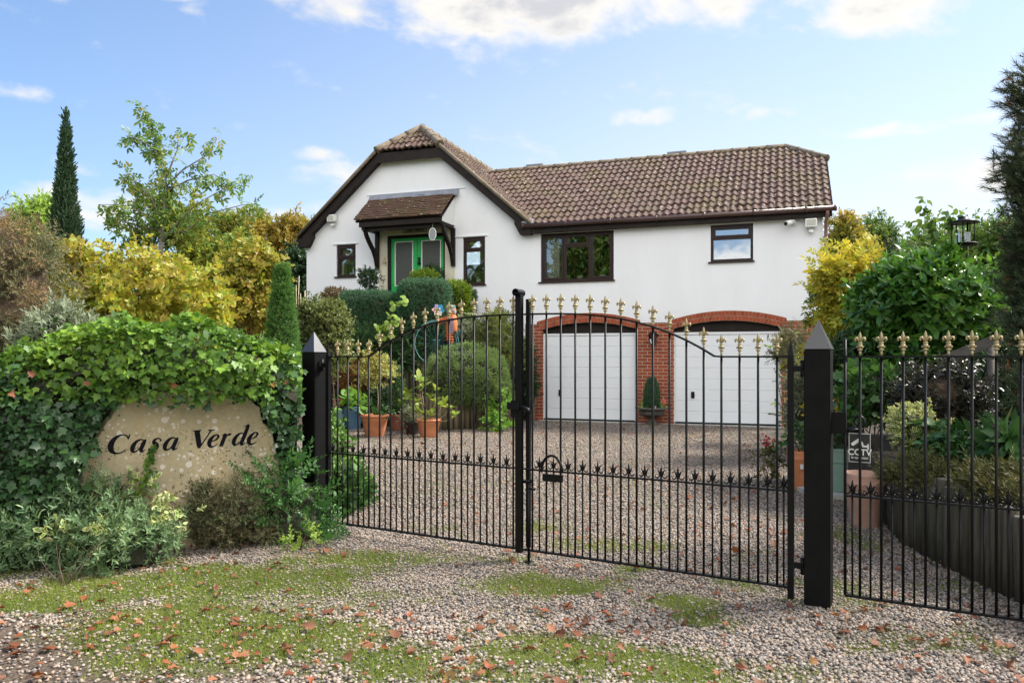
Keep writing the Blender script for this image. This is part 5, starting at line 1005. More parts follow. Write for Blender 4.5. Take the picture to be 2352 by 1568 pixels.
# cypress
c = at(148, 560, 17); root = thing('cypress_tree', 'slim dark Italian cypress standing above the golden shrub', 'tree', (c.x, c.y, 1.0)); rg = np.random.default_rng(31); n = 11000
zt = at(150, 262, 17).z; z0 = 1.6; tt = rg.random(n)**1.15; tt = tt[rg.random(n) < .12+.88*np.clip((1-tt)*1.7, 0, 1)]; n = len(tt); hh = z0+(zt-z0)*tt; rad = .36*np.clip((1-tt)*1.5, 0, 1)**1.05*np.clip(.8+tt*1.2, 0, 1)*1.12*(.9+.35*(vnoise(hh*1.5, rg.random(n)*0, 1, 7)-.5)); an = rg.random(n)*2*math.pi; q_ = rad*(.55+.5*rg.random(n)); lean = .12*tt
q_ = q_+.05*(vnoise(hh*5, an*3, 1, 19)-.5); P = np.stack([c.x+np.cos(an)*q_+lean*.3, c.y+np.sin(an)*q_, hh], -1); O = np.stack([np.cos(an)*.45, np.sin(an)*.45, np.ones(n)], -1); D = O+rg.normal(size=(n, 3))*.22; scatter('foliage', SP_CYP, P, D, np.stack([np.cos(an), np.sin(an), an*0+.2], -1)+rg.normal(size=(n, 3))*.5, .075+.07*rg.random(n), M['cypress'], root)
mb = MB(); mb.tube([(c.x, c.y, .9), (c.x, c.y, 3), (c.x+.03, c.y, zt-.6)], [.09, .06, .01], 8); mb.build('trunk', M['bark'], root); core_mesh('inner_growth', (c.x+.03, c.y, 3.6), (.19, .19, 2.2), M['green_core'], root)
# cherry
cb = at(368, 690, 14.0); root = thing('young_cherry_tree', 'young cherry tree with sparse drooping leaves and a leaning leader', 'tree', (cb.x, cb.y, bank_z(cb.x, cb.y))); rg = np.random.default_rng(33)
TR = [(366, 720), (368, 620), (370, 560), (372, 520), (378, 470), (381, 420), (376, 370), (362, 320), (345, 280), (325, 240)]; tp_ = [at(u, v, 14.0) for u, v in TR]; tp_[0].z = bank_z(cb.x, cb.y)-.05; mb = MB(); mb.tube(tp_, [.05, .045, .04, .034, .026, .02, .016, .012, .008, .004], 8); mb.build('trunk', M['greybark'], root)
BR = [[(370, 560), (400, 520), (450, 470), (520, 430), (580, 412)], [(371, 520), (330, 490), (280, 470), (225, 470)], [(372, 505), (345, 450), (310, 420), (285, 390)], [(380, 430), (420, 390), (470, 360), (505, 310)], [(381, 410), (405, 350), (425, 310)], [(376, 370), (345, 335), (310, 318), (288, 312)], [(372, 540), (430, 530), (480, 490), (560, 470), (605, 480)], [(371, 530), (320, 520), (270, 505), (235, 500)], [(381, 440), (430, 415), (490, 400), (525, 420)], [(374, 490), (330, 440), (300, 400)]]
mb = MB(); P = []; 
for bi, b in enumerate(BR):
    dz = rg.uniform(-.7, .7); pts = [at(u, v, 14.0+dz*i/(len(b)-1)) for i, (u, v) in enumerate(b)]; mb.tube(pts, [.02-.016*i/(len(b)-1) for i in range(len(b))], 5)
    for i in range(1, len(pts)):
        for k in range(14 if i > 1 else 3): s = rg.random(); P.append(np.array(pts[i-1])*(1-s)+np.array(pts[i])*s+rg.normal(size=3)*.055)
for i in range(4, len(tp_)):
    for k in range(17): s = rg.random(); P.append(np.array(tp_[i-1])*(1-s)+np.array(tp_[i])*s+rg.normal(size=3)*.055)
mb.build('branches', M['greybark'], root); P = np.array(P); n = len(P); D = rg.normal(size=(n, 3))*.7+np.array([[0, 0, -.55]]); scatter('crown', SP_DROOP, P, D, rg.normal(size=(n, 3))*.6+np.array([[0, 0, .8]]), .13+.09*rg.random(n), M['cherry'], root)
# autumn trees behind
for (u0, v0, u1, v1, Z, lab, mm) in ((470, 488, 590, 660, 24, 'autumn field maple with orange tips left of the house, nearest the cherry', 'autumn'), (555, 498, 650, 660, 25, 'autumn field maple with orange tips, middle of the row left of the house', 'autumn'), (625, 496, 718, 660, 24.5, 'autumn field maple with orange tips right against the house gable', 'autumn'), (655, 570, 730, 720, 22.3, 'dark ivy-clad tree close to the left corner of the house', 'dark_ev')):
    c, r = bx(u0, v0, u1, v1, Z); plant('field_maple' if mm == 'autumn' else 'dark_tree', lab, 'tree', foot(c, 1.8), [((c[0], c[1], c[2]), (r[0]*1.1, r[0], r[2]), 2300, 80, .22, .35), ((c[0], c[1], 2.8), (r[0]*1.2, r[0], 1.3), 1200, 40, .3, .5)], SP_LEAF, .2, M[mm], 'autumn trees behind the garden' if mm == 'autumn' else None, stem=.06, up=.6)
# cone conifer
c = at(648, 800, 10.6); root = thing('cone_conifer', 'neat bright green cone-shaped dwarf conifer beyond the ivy', 'conifer', (c.x, c.y, .5)); rg = np.random.default_rng(35); n = 5200; zt = at(640, 612, 10.6).z; z0 = .7; tt = rg.random(n)**1.3; an = rg.random(n)*2*math.pi; rad = .29*np.clip(1.02-tt, 0, 1)**.8*(.82+.22*rg.random(n)+.12*(vnoise(tt*14, an*2, 1, 4)-.5))
P = np.stack([c.x+np.cos(an)*rad, c.y+np.sin(an)*rad, z0+(zt-z0)*tt], -1); O = np.stack([np.cos(an), np.sin(an), an*0+.7], -1); scatter('foliage', SP_FINE, P, O+rg.normal(size=(n, 3))*.35, rg.normal(size=(n, 3)), .055+.03*rg.random(n), M['brightcone'], root)
mb = MB(); mb.lathe([(.26, .6), (.25, .9), (.16, 1.9), (.02, zt-.1)], (c.x, c.y, 0), 12); mb.tube([(c.x, c.y, .3), (c.x, c.y, .8)], .04, 6); mb.build('inner_growth', M['green_core'], root)
for (u0, v0, u1, v1, Z, lab) in ((690, 690, 745, 800, 13.2, 'loose olive-green shrub right of the cone conifer'), (728, 698, 792, 790, 12.8, 'rounded yellow-green box bush left of the clipped hedge')):
    c, r = bx(u0, v0, u1, v1, Z); plant('olive_shrub', lab, 'shrub', foot(c), [((c[0], c[1], c[2]), (r[0]*1.15, r[0], r[2]*1.1), 1500, 60, .08, .5), ((c[0], c[1], c[2]-.45), (r[0]*1.2, r[0], r[2]), 700, 30, .1, .5)], SP_LEAF, .085, M['olive'], stem=.01, core=M['green_core'], corek=.7)
c = at(684, 690, 16.5); root = thing('bamboo_canes', 'bundle of bare bamboo canes propped at the left corner of the house', 'canes', (c.x, c.y, bank_z(c.x, c.y)))
rr_ = random.Random(2)
for i in range(8): mb = MB(); x = c.x+rr_.uniform(-.18, .18); mb.tube([(x, c.y+rr_.uniform(-.1, .1), 1.4), (x+rr_.uniform(-.12, .12), c.y, 2.75+rr_.uniform(0, .45))], .009, 5); mb.build('cane', M['cane'], root)
# --- door terrace hedges
def hedge(u0, v0, u1, v1, Z, dep, label, mat='yew', n=5200, name='clipped_hedge', size=.075, e=.42, cat='hedge', tpl=None, core='green_core', group=None):
    c, r = bx(u0, v0, u1, v1, Z); ry = dep/2
    return plant(name, label, cat, (c[0], c[1], c[2]-r[2]), [((c[0], c[1], c[2]), (r[0]*.98, ry, r[2]), n, 0, 0, .92)], tpl or SP_FINE, size, M[mat], group, core=M[core], e=e, corek=.93, rnd=.35, o=.9, up=.25, stem=.02, nstem=4)
hedge(788, 676, 902, 790, 16.9, .9, 'dense flat-topped clipped conifer hedge below the left bracket of the porch', n=6000)
hedge(885, 682, 955, 780, 17.3, .6, 'shaded low conifer hedge set back between the two clipped blocks', 'dark_ev', 2600)
hedge(922, 650, 1032, 775, 16.6, 1.0, 'tall rounded block of clipped conifer hedge in front of the green doors', n=6400, e=.55)
hedge(1026, 655, 1072, 775, 17.0, .5, 'golden-lime upright conifer beside the clipped block', 'limeconifer', 2400, 'golden_conifer', .10, .7, 'conifer', SP_CYP)
hedge(1058, 664, 1086, 775, 17.2, .4, 'narrow dark conifer right of the golden one', 'yew', 1300, 'dark_conifer', .08, .7, 'conifer')
hedge(950, 630, 1000, 680, 17.3, .3, 'small golden conifer tip in front of the door glass', 'limeconifer', 800, 'golden_conifer', .10, .8, 'conifer', SP_CYP)
hedge(750, 670, 792, 730, 17.2, .4, 'small ragged hedge end with a dead brown patch', 'brownconifer', 900, 'ragged_hedge', .09, .6, 'hedge', SP_CYP)
def standard(u, vtop, vbot, vfoot, Z, label, lean=0):
    ct = at(u, (vtop+vbot)/2, Z); r = (vbot-vtop)/2/1750*Z; zf = bank_z(ct.x, ct.y) if vfoot is None else at(u, vfoot, Z).z
    root = plant('bay_tree', label, 'bay tree', (ct.x, ct.y, zf), [((ct.x, ct.y, ct.z), (r*1.05, r, r), 330, 24, .06, .4)], SP_LEAF, .09, M['dark_ev']); mb = MB(); mb.tube([(ct.x+lean, ct.y, zf), (ct.x, ct.y, ct.z-r*.5)], .012, 6)
    for k in range(6): d = sph(1, np.random.default_rng(k))[0]; mb.tube([(ct.x, ct.y, ct.z-r*.6), (ct.x+d[0]*r*.7, ct.y+d[1]*r*.7, ct.z+abs(d[2])*r*.6)], .005, 4)
    mb.build('trunk', M['greybark'], root)
standard(848, 618, 662, 690, 17.9, 'small round-headed bay tree on a bare stem left of the doors'); standard(990, 612, 650, 700, 17.85, 'clipped bay ball standing before the right green door')
# terraces
c, r = bx(775, 762, 1000, 840, 16.7); plant('spreading_juniper', 'wide spreading juniper sprawling over the upper log edging', 'shrub', foot(c), [((c[0], c[1], c[2]-.05), (r[0], .5, r[2]*.95), 3200, 110, .10, .5), ((c[0]-.45, c[1]-.2, c[2]-.25), (r[0]*.55, .3, .3), 800, 36, .10, .5)], SP_JUN, .22, M['juniper'], stem=.02, core=M['green_core'], o=.9, up=.25, rnd=.35, corek=.7)
P0 = [(880, 770), (872, 750), (890, 745), (900, 722), (905, 705), (915, 690), (925, 688), (885, 760), (895, 765), (905, 740), (878, 768)]
root = thing('climbing_hop', 'pale green large-leaved climber rising before the clipped hedge', 'climber', tuple(at(885, 800, 15.7))); rg = np.random.default_rng(44); P = np.array([np.array(at(u+rg.uniform(-9, 9), v+rg.uniform(-7, 7), 15.7)) for u, v in P0*4]); n = len(P)
scatter('foliage', ROUND, P, rg.normal(size=(n, 3))+np.array([[0, -.3, -.4]]), rg.normal(size=(n, 3))*.5+np.array([[0, -1, .6]]), .08+.06*rg.random(n), M['hop'], root); mb = MB(); mb.tube([at(u, v, 15.75) for u, v in ((885, 800), (882, 765), (898, 730), (908, 705), (926, 686))], .006, 5); mb.build('stem', M['bark'], root)
c, r = bx(980, 800, 1172, 945, 15.2); plant('mounded_conifer', 'large smooth dome of grey-green dwarf conifer bulging over the log wall', 'shrub', foot(c), [((c[0]-.05, c[1]+.2, c[2]+.08), (r[0]*.97, .75, r[2]*.95), 9500, 420, .035, .95), ((c[0]+.35, c[1]+.15, c[2]-.22), (.5, .55, .38), 3000, 140, .035, .95)], SP_CYP, .058, M['hebe'], stem=.02, core=M['green_core'], corek=.9, o=.9, up=.45, rnd=.32)
c, r = bx(1035, 735, 1110, 820, 16.5); plant('silver_shrub', 'pale grey-leaved shrub behind the flowerpot rider', 'shrub', foot(c), [((c[0], c[1], c[2]), (r[0], .4, r[2]), 800, 50, .08, .4)], SP_NARROW, .11, M['silver'], stem=.008, core=M['green_core'], corek=.6)
c, r = bx(1085, 722, 1200, 850, 16.3); plant('loose_cotoneaster', 'loose twiggy shrub with orange tints right of the flowerpot rider', 'shrub', foot(c), [((c[0], c[1], c[2]), (r[0]*.95, .5, r[2]), 1700, 80, .09, .3), ((c[0], c[1], c[2]-.5), (r[0]*.8, .5, .5), 700, 30, .1, .5)], SP_PAIR, .20, M['olive'], stem=.012, nstem=16, up=.5)
c, r = bx(1172, 790, 1222, 965, 16.9); plant('wall_conifer', 'dark upright conifer bushing against the left brick pier', 'conifer', foot(c, .3), [((c[0], c[1], c[2]+.05), (r[0], .3, r[2]), 2300, 80, .07, .6)], SP_CYP, .12, M['dark_ev'], stem=.02, core=M['green_core'], up=.6)
c, r = bx(1115, 900, 1175, 990, 14.9); plant('leafy_weed', 'light green leafy plant at the end of the log wall by the drive', 'plant', (c[0], c[1], 0), [((c[0], c[1], .55), (.22, .2, .22), 60, 14, .06, .4), ((c[0]-.05, c[1]-.15, .12), (.24, .15, .16), 90, 14, .06, .4)], SP_LEAF, .13, M['geranium'], stem=.005)
# log walls: each run of logs is one wall, each log a part
def log_wall(name, label, pts, h0, h1, dia, mat, seed, zf=0.0):
    rr = random.Random(seed); L = [0]; P = [Vector((x, y, 0)) for x, y in pts]
    root = thing(name, label, 'log wall', (P[0].x, P[0].y, zf-.05)); acc = 0
    for a, b in zip(P[:-1], P[1:]):
        d = (b-a).length; n = max(1, round(d/dia))
        for i in range(n):
            p = a+(b-a)*((i+.5)/n); r = dia*.5*rr.uniform(.9, 1.04); h = rr.uniform(h0, h1); z = zf; mb = MB(); lx, ly = rr.uniform(-.012, .012), rr.uniform(-.012, .012)
            mb.tube([(p.x, p.y, z-.05), (p.x+lx*.5, p.y+ly*.5, z+h*.5), (p.x+lx, p.y+ly, z+h-.012), (p.x+lx, p.y+ly, z+h)], [r, r*rr.uniform(.95, 1.03), r, r*.86], 10); mb.build('log', M[mat], root)
    return root
log_wall('log_retaining_wall', 'lower wall of upright weathered logs along the drive under the mounded conifer', [(-2.2, 15.62), (-1.38, 15.0), (-.62, 15.35), (.12, 16.5)], .60, .72, .115, 'log', 4)
c = at(930, 900, 15.9); log_wall('log_retaining_wall', 'upper wall of upright logs showing behind the potted plants', [(-3.2, 16.3), (-2.3, 16.25), (-1.45, 16.15)], .72, .82, .12, 'log', 5, .62)
t = thing('timber_boards', 'two weathered boards propped against the left brick pier', 'boards', (.42, 16.95, 0))
for s, h, w, dx in ((-.30, .62, .10, 0), (-.20, .52, .09, .03)): mb = MB(); mb.beam(HP(s, .12, 0), HP(s+dx, .03, h), w, .025, up=HO); mb.build('board', M['timber'], t)
# ---- pots
def pot(name, label, loc, rim, base, h, mat, group=None, rolled=True, soil=True, n=28, cat='plant pot'):
    t = thing(name, label, cat, loc, group); mb = MB(); c = loc; w = .022
    if rolled: pr = [(base, 0), (base*1.02, .01), (base+(rim-base)*.45, h*.42), (rim*.93, h*.74), (rim*.955, h*.76), (rim*.95, h*.80), (rim*.965, h*.85), (rim*1.05, h*.88), (rim*1.07, h*.94), (rim*1.03, h*.99), (rim*.96, h), (rim*.92, h*.97), (rim*.88, h*.86)]
    else: pr = [(base, 0), (base*1.01, .01), (rim*.96, h*.78), (rim*.99, h*.80), (rim*.99, h*.83), (rim*.97, h*.84), (rim, h*.95), (rim*1.01, h), (rim*.93, h), (rim*.90, h*.88)]
    mb.lathe(pr, c, n, True); mb.build('body', M[mat], t)
    if soil: mb = MB(); mb.lathe([(rim*.905, h*.88), (rim*.5, h*.90), (.01, h*.91)], c, 18, True, False); mb.build('soil', M['soil'], t)
    return t
pg = on_ground(861, 1001); pot('terracotta_pot', 'largest terracotta pot, holding the variegated standard', tuple(pg), .245, .17, .40, 'terra')
root = plant('variegated_holly', 'yellow-variegated standard on a thin stem in the largest terracotta pot', 'shrub', (pg.x, pg.y, .34), [((pg.x+.02, pg.y, 1.20), (.28, .26, .30), 230, 26, .09, .4)], SP_VAR, .11, [M['var_green'], M['var_yellow']], stem=None); mb = MB(); mb.tube([(pg.x+.05, pg.y, .33), (pg.x+.06, pg.y, .7), (pg.x+.03, pg.y, 1.15)], .009, 6)
for k in range(8): d = sph(1, np.random.default_rng(k+50))[0]; mb.tube([(pg.x+.03, pg.y, 1.0), (pg.x+d[0]*.2, pg.y+d[1]*.2, 1.2+abs(d[2])*.16)], .005, 4)
mb.build('stem', M['tan_stem'], root)
plant('pot_bedding', 'leafy bedding filling the largest terracotta pot below the standard', 'plant', (pg.x, pg.y, .34), [((pg.x+.08, pg.y-.05, .44), (.17, .14, .11), 46, 10, .05, .4), ((pg.x-.1, pg.y, .46), (.12, .1, .14), 30, 8, .05, .4)], SP_LEAF, .095, M['bed'], stem=.003)
p2 = on_ground(911, 990); p2.y += .12; pot('terracotta_pot', 'darker mid-size terracotta pot with the thin feathery conifer', tuple(p2), .165, .125, .33, 'terra_dark')
rg = np.random.default_rng(61); root = thing('potted_conifer', 'thin feathery conifer with brown inner needles in the darker terracotta pot', 'conifer', (p2.x, p2.y, .28)); n = 1300; tt = rg.random(n)**1.1; an = rg.random(n)*6.28; rad = (.05+.13*np.sin(np.clip(tt*1.1+.12, 0, 1)*math.pi)**.7*(1-tt*.5))*(.3+.7*rg.random(n)**.5); P = np.stack([p2.x+np.cos(an)*rad, p2.y+np.sin(an)*rad, .32+tt*.86], -1); O = np.stack([np.cos(an)*.4, np.sin(an)*.4, an*0+1], -1)+rg.normal(size=(n, 3))*.25
br = (tt < .5) & (rad < .1) ; scatter('foliage', SP_FINE, P[~br], O[~br], rg.normal(size=((~br).sum(), 3)), .085, M['juniper'], root); scatter('brown_foliage', SP_FINE, P[br], O[br], rg.normal(size=(br.sum(), 3)), .08, M['bronze'], root); mb = MB(); mb.tube([(p2.x, p2.y, .27), (p2.x, p2.y, 1.0)], [.012, .003], 5); mb.build('trunk', M['bark'], root)
p3 = on_ground(945, 999); p3.y += .08; pot('glazed_pot', 'small dark maroon glazed pot between the two terracotta pots', tuple(p3), .155, .10, .25, 'maroon'); plant('blue_conifer', 'low blue-grey dwarf conifer in the dark glazed pot', 'conifer', (p3.x, p3.y, .2), [((p3.x, p3.y, .32), (.17, .15, .11), 260, 18, .05, .4)], SP_CYP, .09, M['silver'], stem=.005)
p4 = on_ground(985, 1003); pot('terracotta_pot', 'wide pale terracotta pot at the right end of the row, with the leggy rhododendron', tuple(p4), .215, .15, .33, 'terra')
root = thing('rhododendron', 'leggy rhododendron with whorled yellow-green leaves in the wide terracotta pot', 'shrub', (p4.x, p4.y, .28)); rg = np.random.default_rng(62); heads = [(938, 905), (955, 925), (950, 945), (925, 935), (962, 873), (975, 890), (990, 915), (998, 925), (1030, 940), (1022, 925), (985, 955), (960, 950), (1012, 935), (1045, 955), (978, 970), (940, 918), (968, 880), (1000, 898)]; mb = MB(); P = []
for u, v in heads:
    tpp = at(u, v, p4.y+rg.uniform(-.15, .15)); b = Vector((p4.x+rg.uniform(-.05, .05), p4.y, .28)); m = (b+tpp)/2+Vector(((tpp.x-b.x)*.3, 0, -.08)); mb.tube([b*(1-s)**2+m*2*s*(1-s)+tpp*s*s for s in (0, .25, .5, .75, 1)], [.008, .007, .006, .005, .004], 5); P.append(np.array(tpp))
mb.build('stems', M['tan_stem'], root); P = np.array(P); n = len(P); scatter('foliage', SP_ROSE, P, rg.normal(size=(n, 3))*.3+np.array([[0, -.1, 1]]), rg.normal(size=(n, 3)), .15+.04*rg.random(n), M['rhodo'], root)
p5 = on_ground(806, 988); p5.y += .25; pot('blue_pot', 'tall mid-blue glazed pot with the large-leaved geranium', tuple(p5), .20, .135, .46, 'blueglaze', rolled=False, n=10); plant('geranium', 'big pale green geranium leaves spilling from the tall blue pot', 'plant', (p5.x, p5.y, .4), [((p5.x+.03, p5.y-.05, .58), (.27, .2, .18), 80, 14, .07, .3)], ROUND, .14, M['geranium'], stem=.005, nup=.9)
p6 = on_ground(780, 985); p6.y += .3; p6.x -= .02; pot('pale_blue_pot', 'pale blue pot nearest the left gate post, with pink flowers', tuple(p6), .15, .11, .42, 'paleblue', rolled=False); rp = plant('pink_geranium', 'bright pink geranium in the pale blue pot', 'flower', (p6.x, p6.y, .36), [((p6.x, p6.y, .48), (.18, .14, .1), 50, 10, .05, .3)], ROUND, .09, M['geranium'], stem=.004)
rg = np.random.default_rng(63)
def blooms(par, cs, mat, sz=.022, n=26, rad=.03):
    for c_ in cs: P = np.array(c_)+rg.normal(size=(n, 3))*rad; scatter('flower_head', ROUND, P, rg.normal(size=(n, 3)), rg.normal(size=(n, 3))+np.array([[0, -1, 1]]), sz, M[mat], par)
blooms(rp, [tuple(at(776, 925, p6.y-.1)), tuple(at(786, 926, p6.y-.1))], 'pink', .035, 30, .035)
c, r = bx(755, 818, 872, 905, 15.75); plant('bronze_conifer', 'rusty bronze feathery conifer behind the blue pots', 'conifer', (c[0], c[1], .2), [((c[0], c[1], c[2]), (r[0]*.9, .3, r[2]*.9), 3000, 90, .07, .5)], SP_FINE, .075, M['bronze'], stem=.02, core=M['brown_core'])
c, r = bx(765, 885, 900, 965, 15.7); plant('dark_shrub', 'dark leafy undergrowth shrub behind the row of pots', 'shrub', (c[0], c[1], .1), [((c[0], c[1], .5), (.7, .2, .4), 900, 40, .12, .5)], SP_LEAF, .11, M['dark_ev'], stem=.01, core=M['green_core'])
c, r = bx(745, 950, 850, 1180, 8.0); plant('variegated_hedge', 'bright variegated leafy shrub behind the hinge side of the left gate', 'shrub', (c[0]-.15, 8.2, 0), [(tuple(at(762, 1045, 8.4)), (.15, .35, .42), 330, 40, .07, .5), (tuple(at(790, 1125, 7.7)), (.2, .4, .24), 360, 40, .07, .5)], SP_VAR, .085, [M['geranium'], M['var_green']], stem=.006, core=M['green_core'])
c = at(790, 1100, 7.3)
plant('ivy_groundcover', 'ivy-leaved ground cover spilling onto the gravel inside the left gate', 'ground cover', (c[0]+.0, 7.3, 0), [((c[0]+.0, 7.3, .12), (.25, .4, .22), 520, 30, .07, .5)], IVY, .075, M['bed'], stem=.004, nup=.4)
# urn
ub = HP(2.56, .38, 0); t = thing('stone_urn', 'fluted mossy stone urn on a foot in front of the brick pier', 'urn', tuple(ub)); mb = MB(); mb.box(ub+Vector((0, 0, .02)), (.26, .26, .04), HAX); mb.lathe([(.12, .04), (.07, .09), (.055, .15), (.10, .17), (.20, .215), (.245, .25), (.255, .285), (.235, .30), (.28, .32), (.345, .345), (.355, .375), (.31, .38), (.27, .34)], ub, 32); mb.build('bowl', M['stonegrey'], t)
mb = MB()
for k in range(26): a = 2*math.pi*k/26; d = Vector((math.cos(a), math.sin(a), 0)); mb.tube([ub+d*.12+UPZ*.175, ub+d*.205+UPZ*.215, ub+d*.25+UPZ*.252, ub+d*.258+UPZ*.285], [.012, .022, .026, .02], 6)
mb.build('fluting', M['stonegrey'], t); mb = MB(); mb.lathe([(.30, .35), (.02, .36)], ub, 20, True, False); mb.build('soil', M['soil'], t)
root = thing('topiary_cone', 'small clipped conifer cone planted in the stone urn', 'topiary', (ub.x, ub.y, .34)); rg = np.random.default_rng(66); n = 1500; tt = rg.random(n)**1.2; an = rg.random(n)*6.28; rad = .122*np.sin(np.clip(.35+tt*.65, 0, 1)*math.pi)**.8*(.85+.2*rg.random(n))+.01; P = np.stack([ub.x+np.cos(an)*rad, ub.y+np.sin(an)*rad, 0.36+tt*.62], -1); scatter('foliage', SP_FINE, P, np.stack([np.cos(an), np.sin(an), an*0+.9], -1)+rg.normal(size=(n, 3))*.3, rg.normal(size=(n, 3)), .06, M['yew'], root); mb = MB(); mb.lathe([(.07, .34), (.085, .48), (.05, .7), (.01, .92)], ub, 10); mb.build('inner_growth', M['green_core'], root)
rp = plant('urn_bedding', 'bedding flowers with one coral bloom round the rim of the urn', 'flower', (ub.x, ub.y, .35), [((ub.x-.18, ub.y-.1, .40), (.12, .1, .05), 26, 6, .03, .3), ((ub.x+.16, ub.y-.12, .40), (.13, .1, .05), 26, 6, .03, .3)], SP_LEAF, .06, M['hop'], stem=.003); blooms(rp, [(ub.x+.20, ub.y-.14, .50)], 'coral', .028, 26, .028); blooms(rp, [(ub.x+.02, ub.y-.26, .42)], 'film_white', .02, 10, .02)
# ------------------------------------------------------------------ flowerpot rider on a penny-farthing planter
rz_ = 15.7; rc = at(1003, 802, rz_)
def RP(u, v, d=0.0): return at(u, v, rz_+d)
bk = thing('penny_farthing_planter', 'teal wire penny-farthing plant holder on the bank', 'garden ornament', tuple(RP(1015, 800))); mb = MB()
wc_ = RP(1003, 788); wr = .45
arc = lambda c, r, a0, a1, n: [c+Vector((r*math.cos(a0+(a1-a0)*i/n), 0, r*math.sin(a0+(a1-a0)*i/n))) for i in range(n+1)]
mb.tube(arc(wc_, .45, 0, 2*math.pi, 40), .008, 6); mb.tube(arc(wc_, .47, .35, 2.6, 16), .01, 6)
for k in range(18): a = 2*math.pi*k/18; mb.tube([wc_, wc_+Vector((.45*math.cos(a), 0, .45*math.sin(a)))], .0028, 4)
mb.build('front_wheel', M['teal'], bk); mb = MB(); rw = RP(1053, 812); mb.tube(arc(rw, .20, 0, 2*math.pi, 26), .010, 6)
for k in range(10): a = 2*math.pi*k/10; mb.tube([rw, rw+Vector((.2*math.cos(a), 0, .2*math.sin(a)))], .004, 4)
mb.build('rear_wheel', M['teal'], bk); mb = MB(); mb.tube([wc_, RP(1003, 735)], .011, 6); mb.tube([RP(1003, 738), RP(1025, 742), RP(1046, 768), rw], .011, 6); mb.tube([RP(1003, 735, -.14), RP(1003, 732), RP(1003, 735, .14)], .010, 6); mb.build('frame', M['teal'], bk)
for u, v, r in ((1003, 787, .075), (1057, 764, .05), (1024, 797, .05)):
    mb = MB(); c = RP(u, v, -.05); mb.lathe([(r*.7, -r*.9), (r, r*.6), (r*1.15, r*.65), (r*1.15, r*.85), (r*.9, r*.85)], c, 14); mb.build('planter_cup', M['teal'], bk)
pm = thing('flowerpot_figure', 'flowerpot figure in a cloth hat and long scarf sitting on the teal penny-farthing', 'garden ornament', tuple(RP(1035, 765)))
def potchain(a, b, n, r, mat='orangepot'):
    m = MB(); a, b = Vector(a), Vector(b); d = (b-a)/n
    for i in range(n): p = a+d*i; m.tube([p, p+d*.25, p+d*.3, p+d*.98], [r*1.08, r*1.08, r*.9, r*.72], 12)
    return m
mb = MB(); mb.lathe([(.10, -.0), (.12, .05), (.125, .20), (.105, .34), (.07, .38)], RP(1037, 764), 18); mb.build('body', M['orangepot'], pm)
mb = MB(); mb.lathe([(.06, .0), (.085, .03), (.09, .12), (.07, .155)], RP(1038, 724), 18); mb.build('head', M['orangepot'], pm)
mb = MB(); mb.lathe([(.13, .07), (.125, .078), (.095, .09), (.098, .15), (.085, .20), (.03, .21)], RP(1036, 723), 18); mb.build('hat', M['hat'], pm)
for du in (-4, 5): mb = MB(); mb.tube([RP(1040+du, 716.5, -.082), RP(1040+du, 716.5, -.10)], .028, 12); e_ = mb.build('eye', M['white'], pm); mb = MB(); mb.tube([RP(1039.5+du, 717, -.10), RP(1039.5+du, 717, -.105)], .013, 10); mb.build('pupil', M['signblack'], e_)
potchain(RP(1028, 732, -.10), RP(1006, 742, -.12), 5, .05).build('arm', M['orangepot'], pm); potchain(RP(1028, 732, .10), RP(1006, 738, .12), 5, .05).build('arm', M['orangepot'], pm)
potchain(RP(1030, 762, -.08), RP(1031, 785, -.12), 4, .058).build('leg', M['orangepot'], pm); potchain(RP(1034, 762, .08), RP(1036, 790, .12), 5, .058).build('leg', M['orangepot'], pm)
for u, v, d in ((1030, 788, -.13), (1036, 794, .12)): mb = MB(); mb.tube([RP(u+2, v, d), RP(u-7, v+2, d)], [.035, .03], 8); mb.build('shoe', M['iron'], pm)
mb = MB(); mb.lathe([(.09, 0), (.095, .02), (.09, .05)], RP(1037, 731), 14, True, False); pts = [RP(1036, 730, -.13), RP(1035, 745, -.16), RP(1036, 765, -.15)]
for a, b in zip(pts[:-1], pts[1:]): mb.beam(a, b, .10, .014, up=Vector((1, 0, 0)).cross((b-a).normalized()) if False else Vector((0, 1, 0)))
mb.build('scarf', M['scarf'], pm)
pw = thing('pinwheel', 'shiny blue, purple and white pinwheel on a stick beside the rider', 'pinwheel', tuple(RP(1006, 790, -.25))); mb = MB(); mb.tube([RP(1004, 800, -.25), RP(1008, 718, -.25)], .006, 6); mb.build('stick', M['cane'], pw); c = RP(1007, 712, -.27)
for k, mt in enumerate(('film_blue', 'film_purple', 'film_pink', 'film_white', 'film_white', 'film_blue')):
    a = R(40+60*k); x = Vector((math.cos(a), 0, math.sin(a))); y = Vector((-math.sin(a), 0, math.cos(a))); mb = MB(); mb.prism([c, c+x*.10-y*.02, c+x*.13+y*.04+Vector((0, -.03, 0)), c+x*.05+y*.07+Vector((0, -.045, 0))], Vector((0, -.004, 0))); mb.build('vane', M[mt], pw)
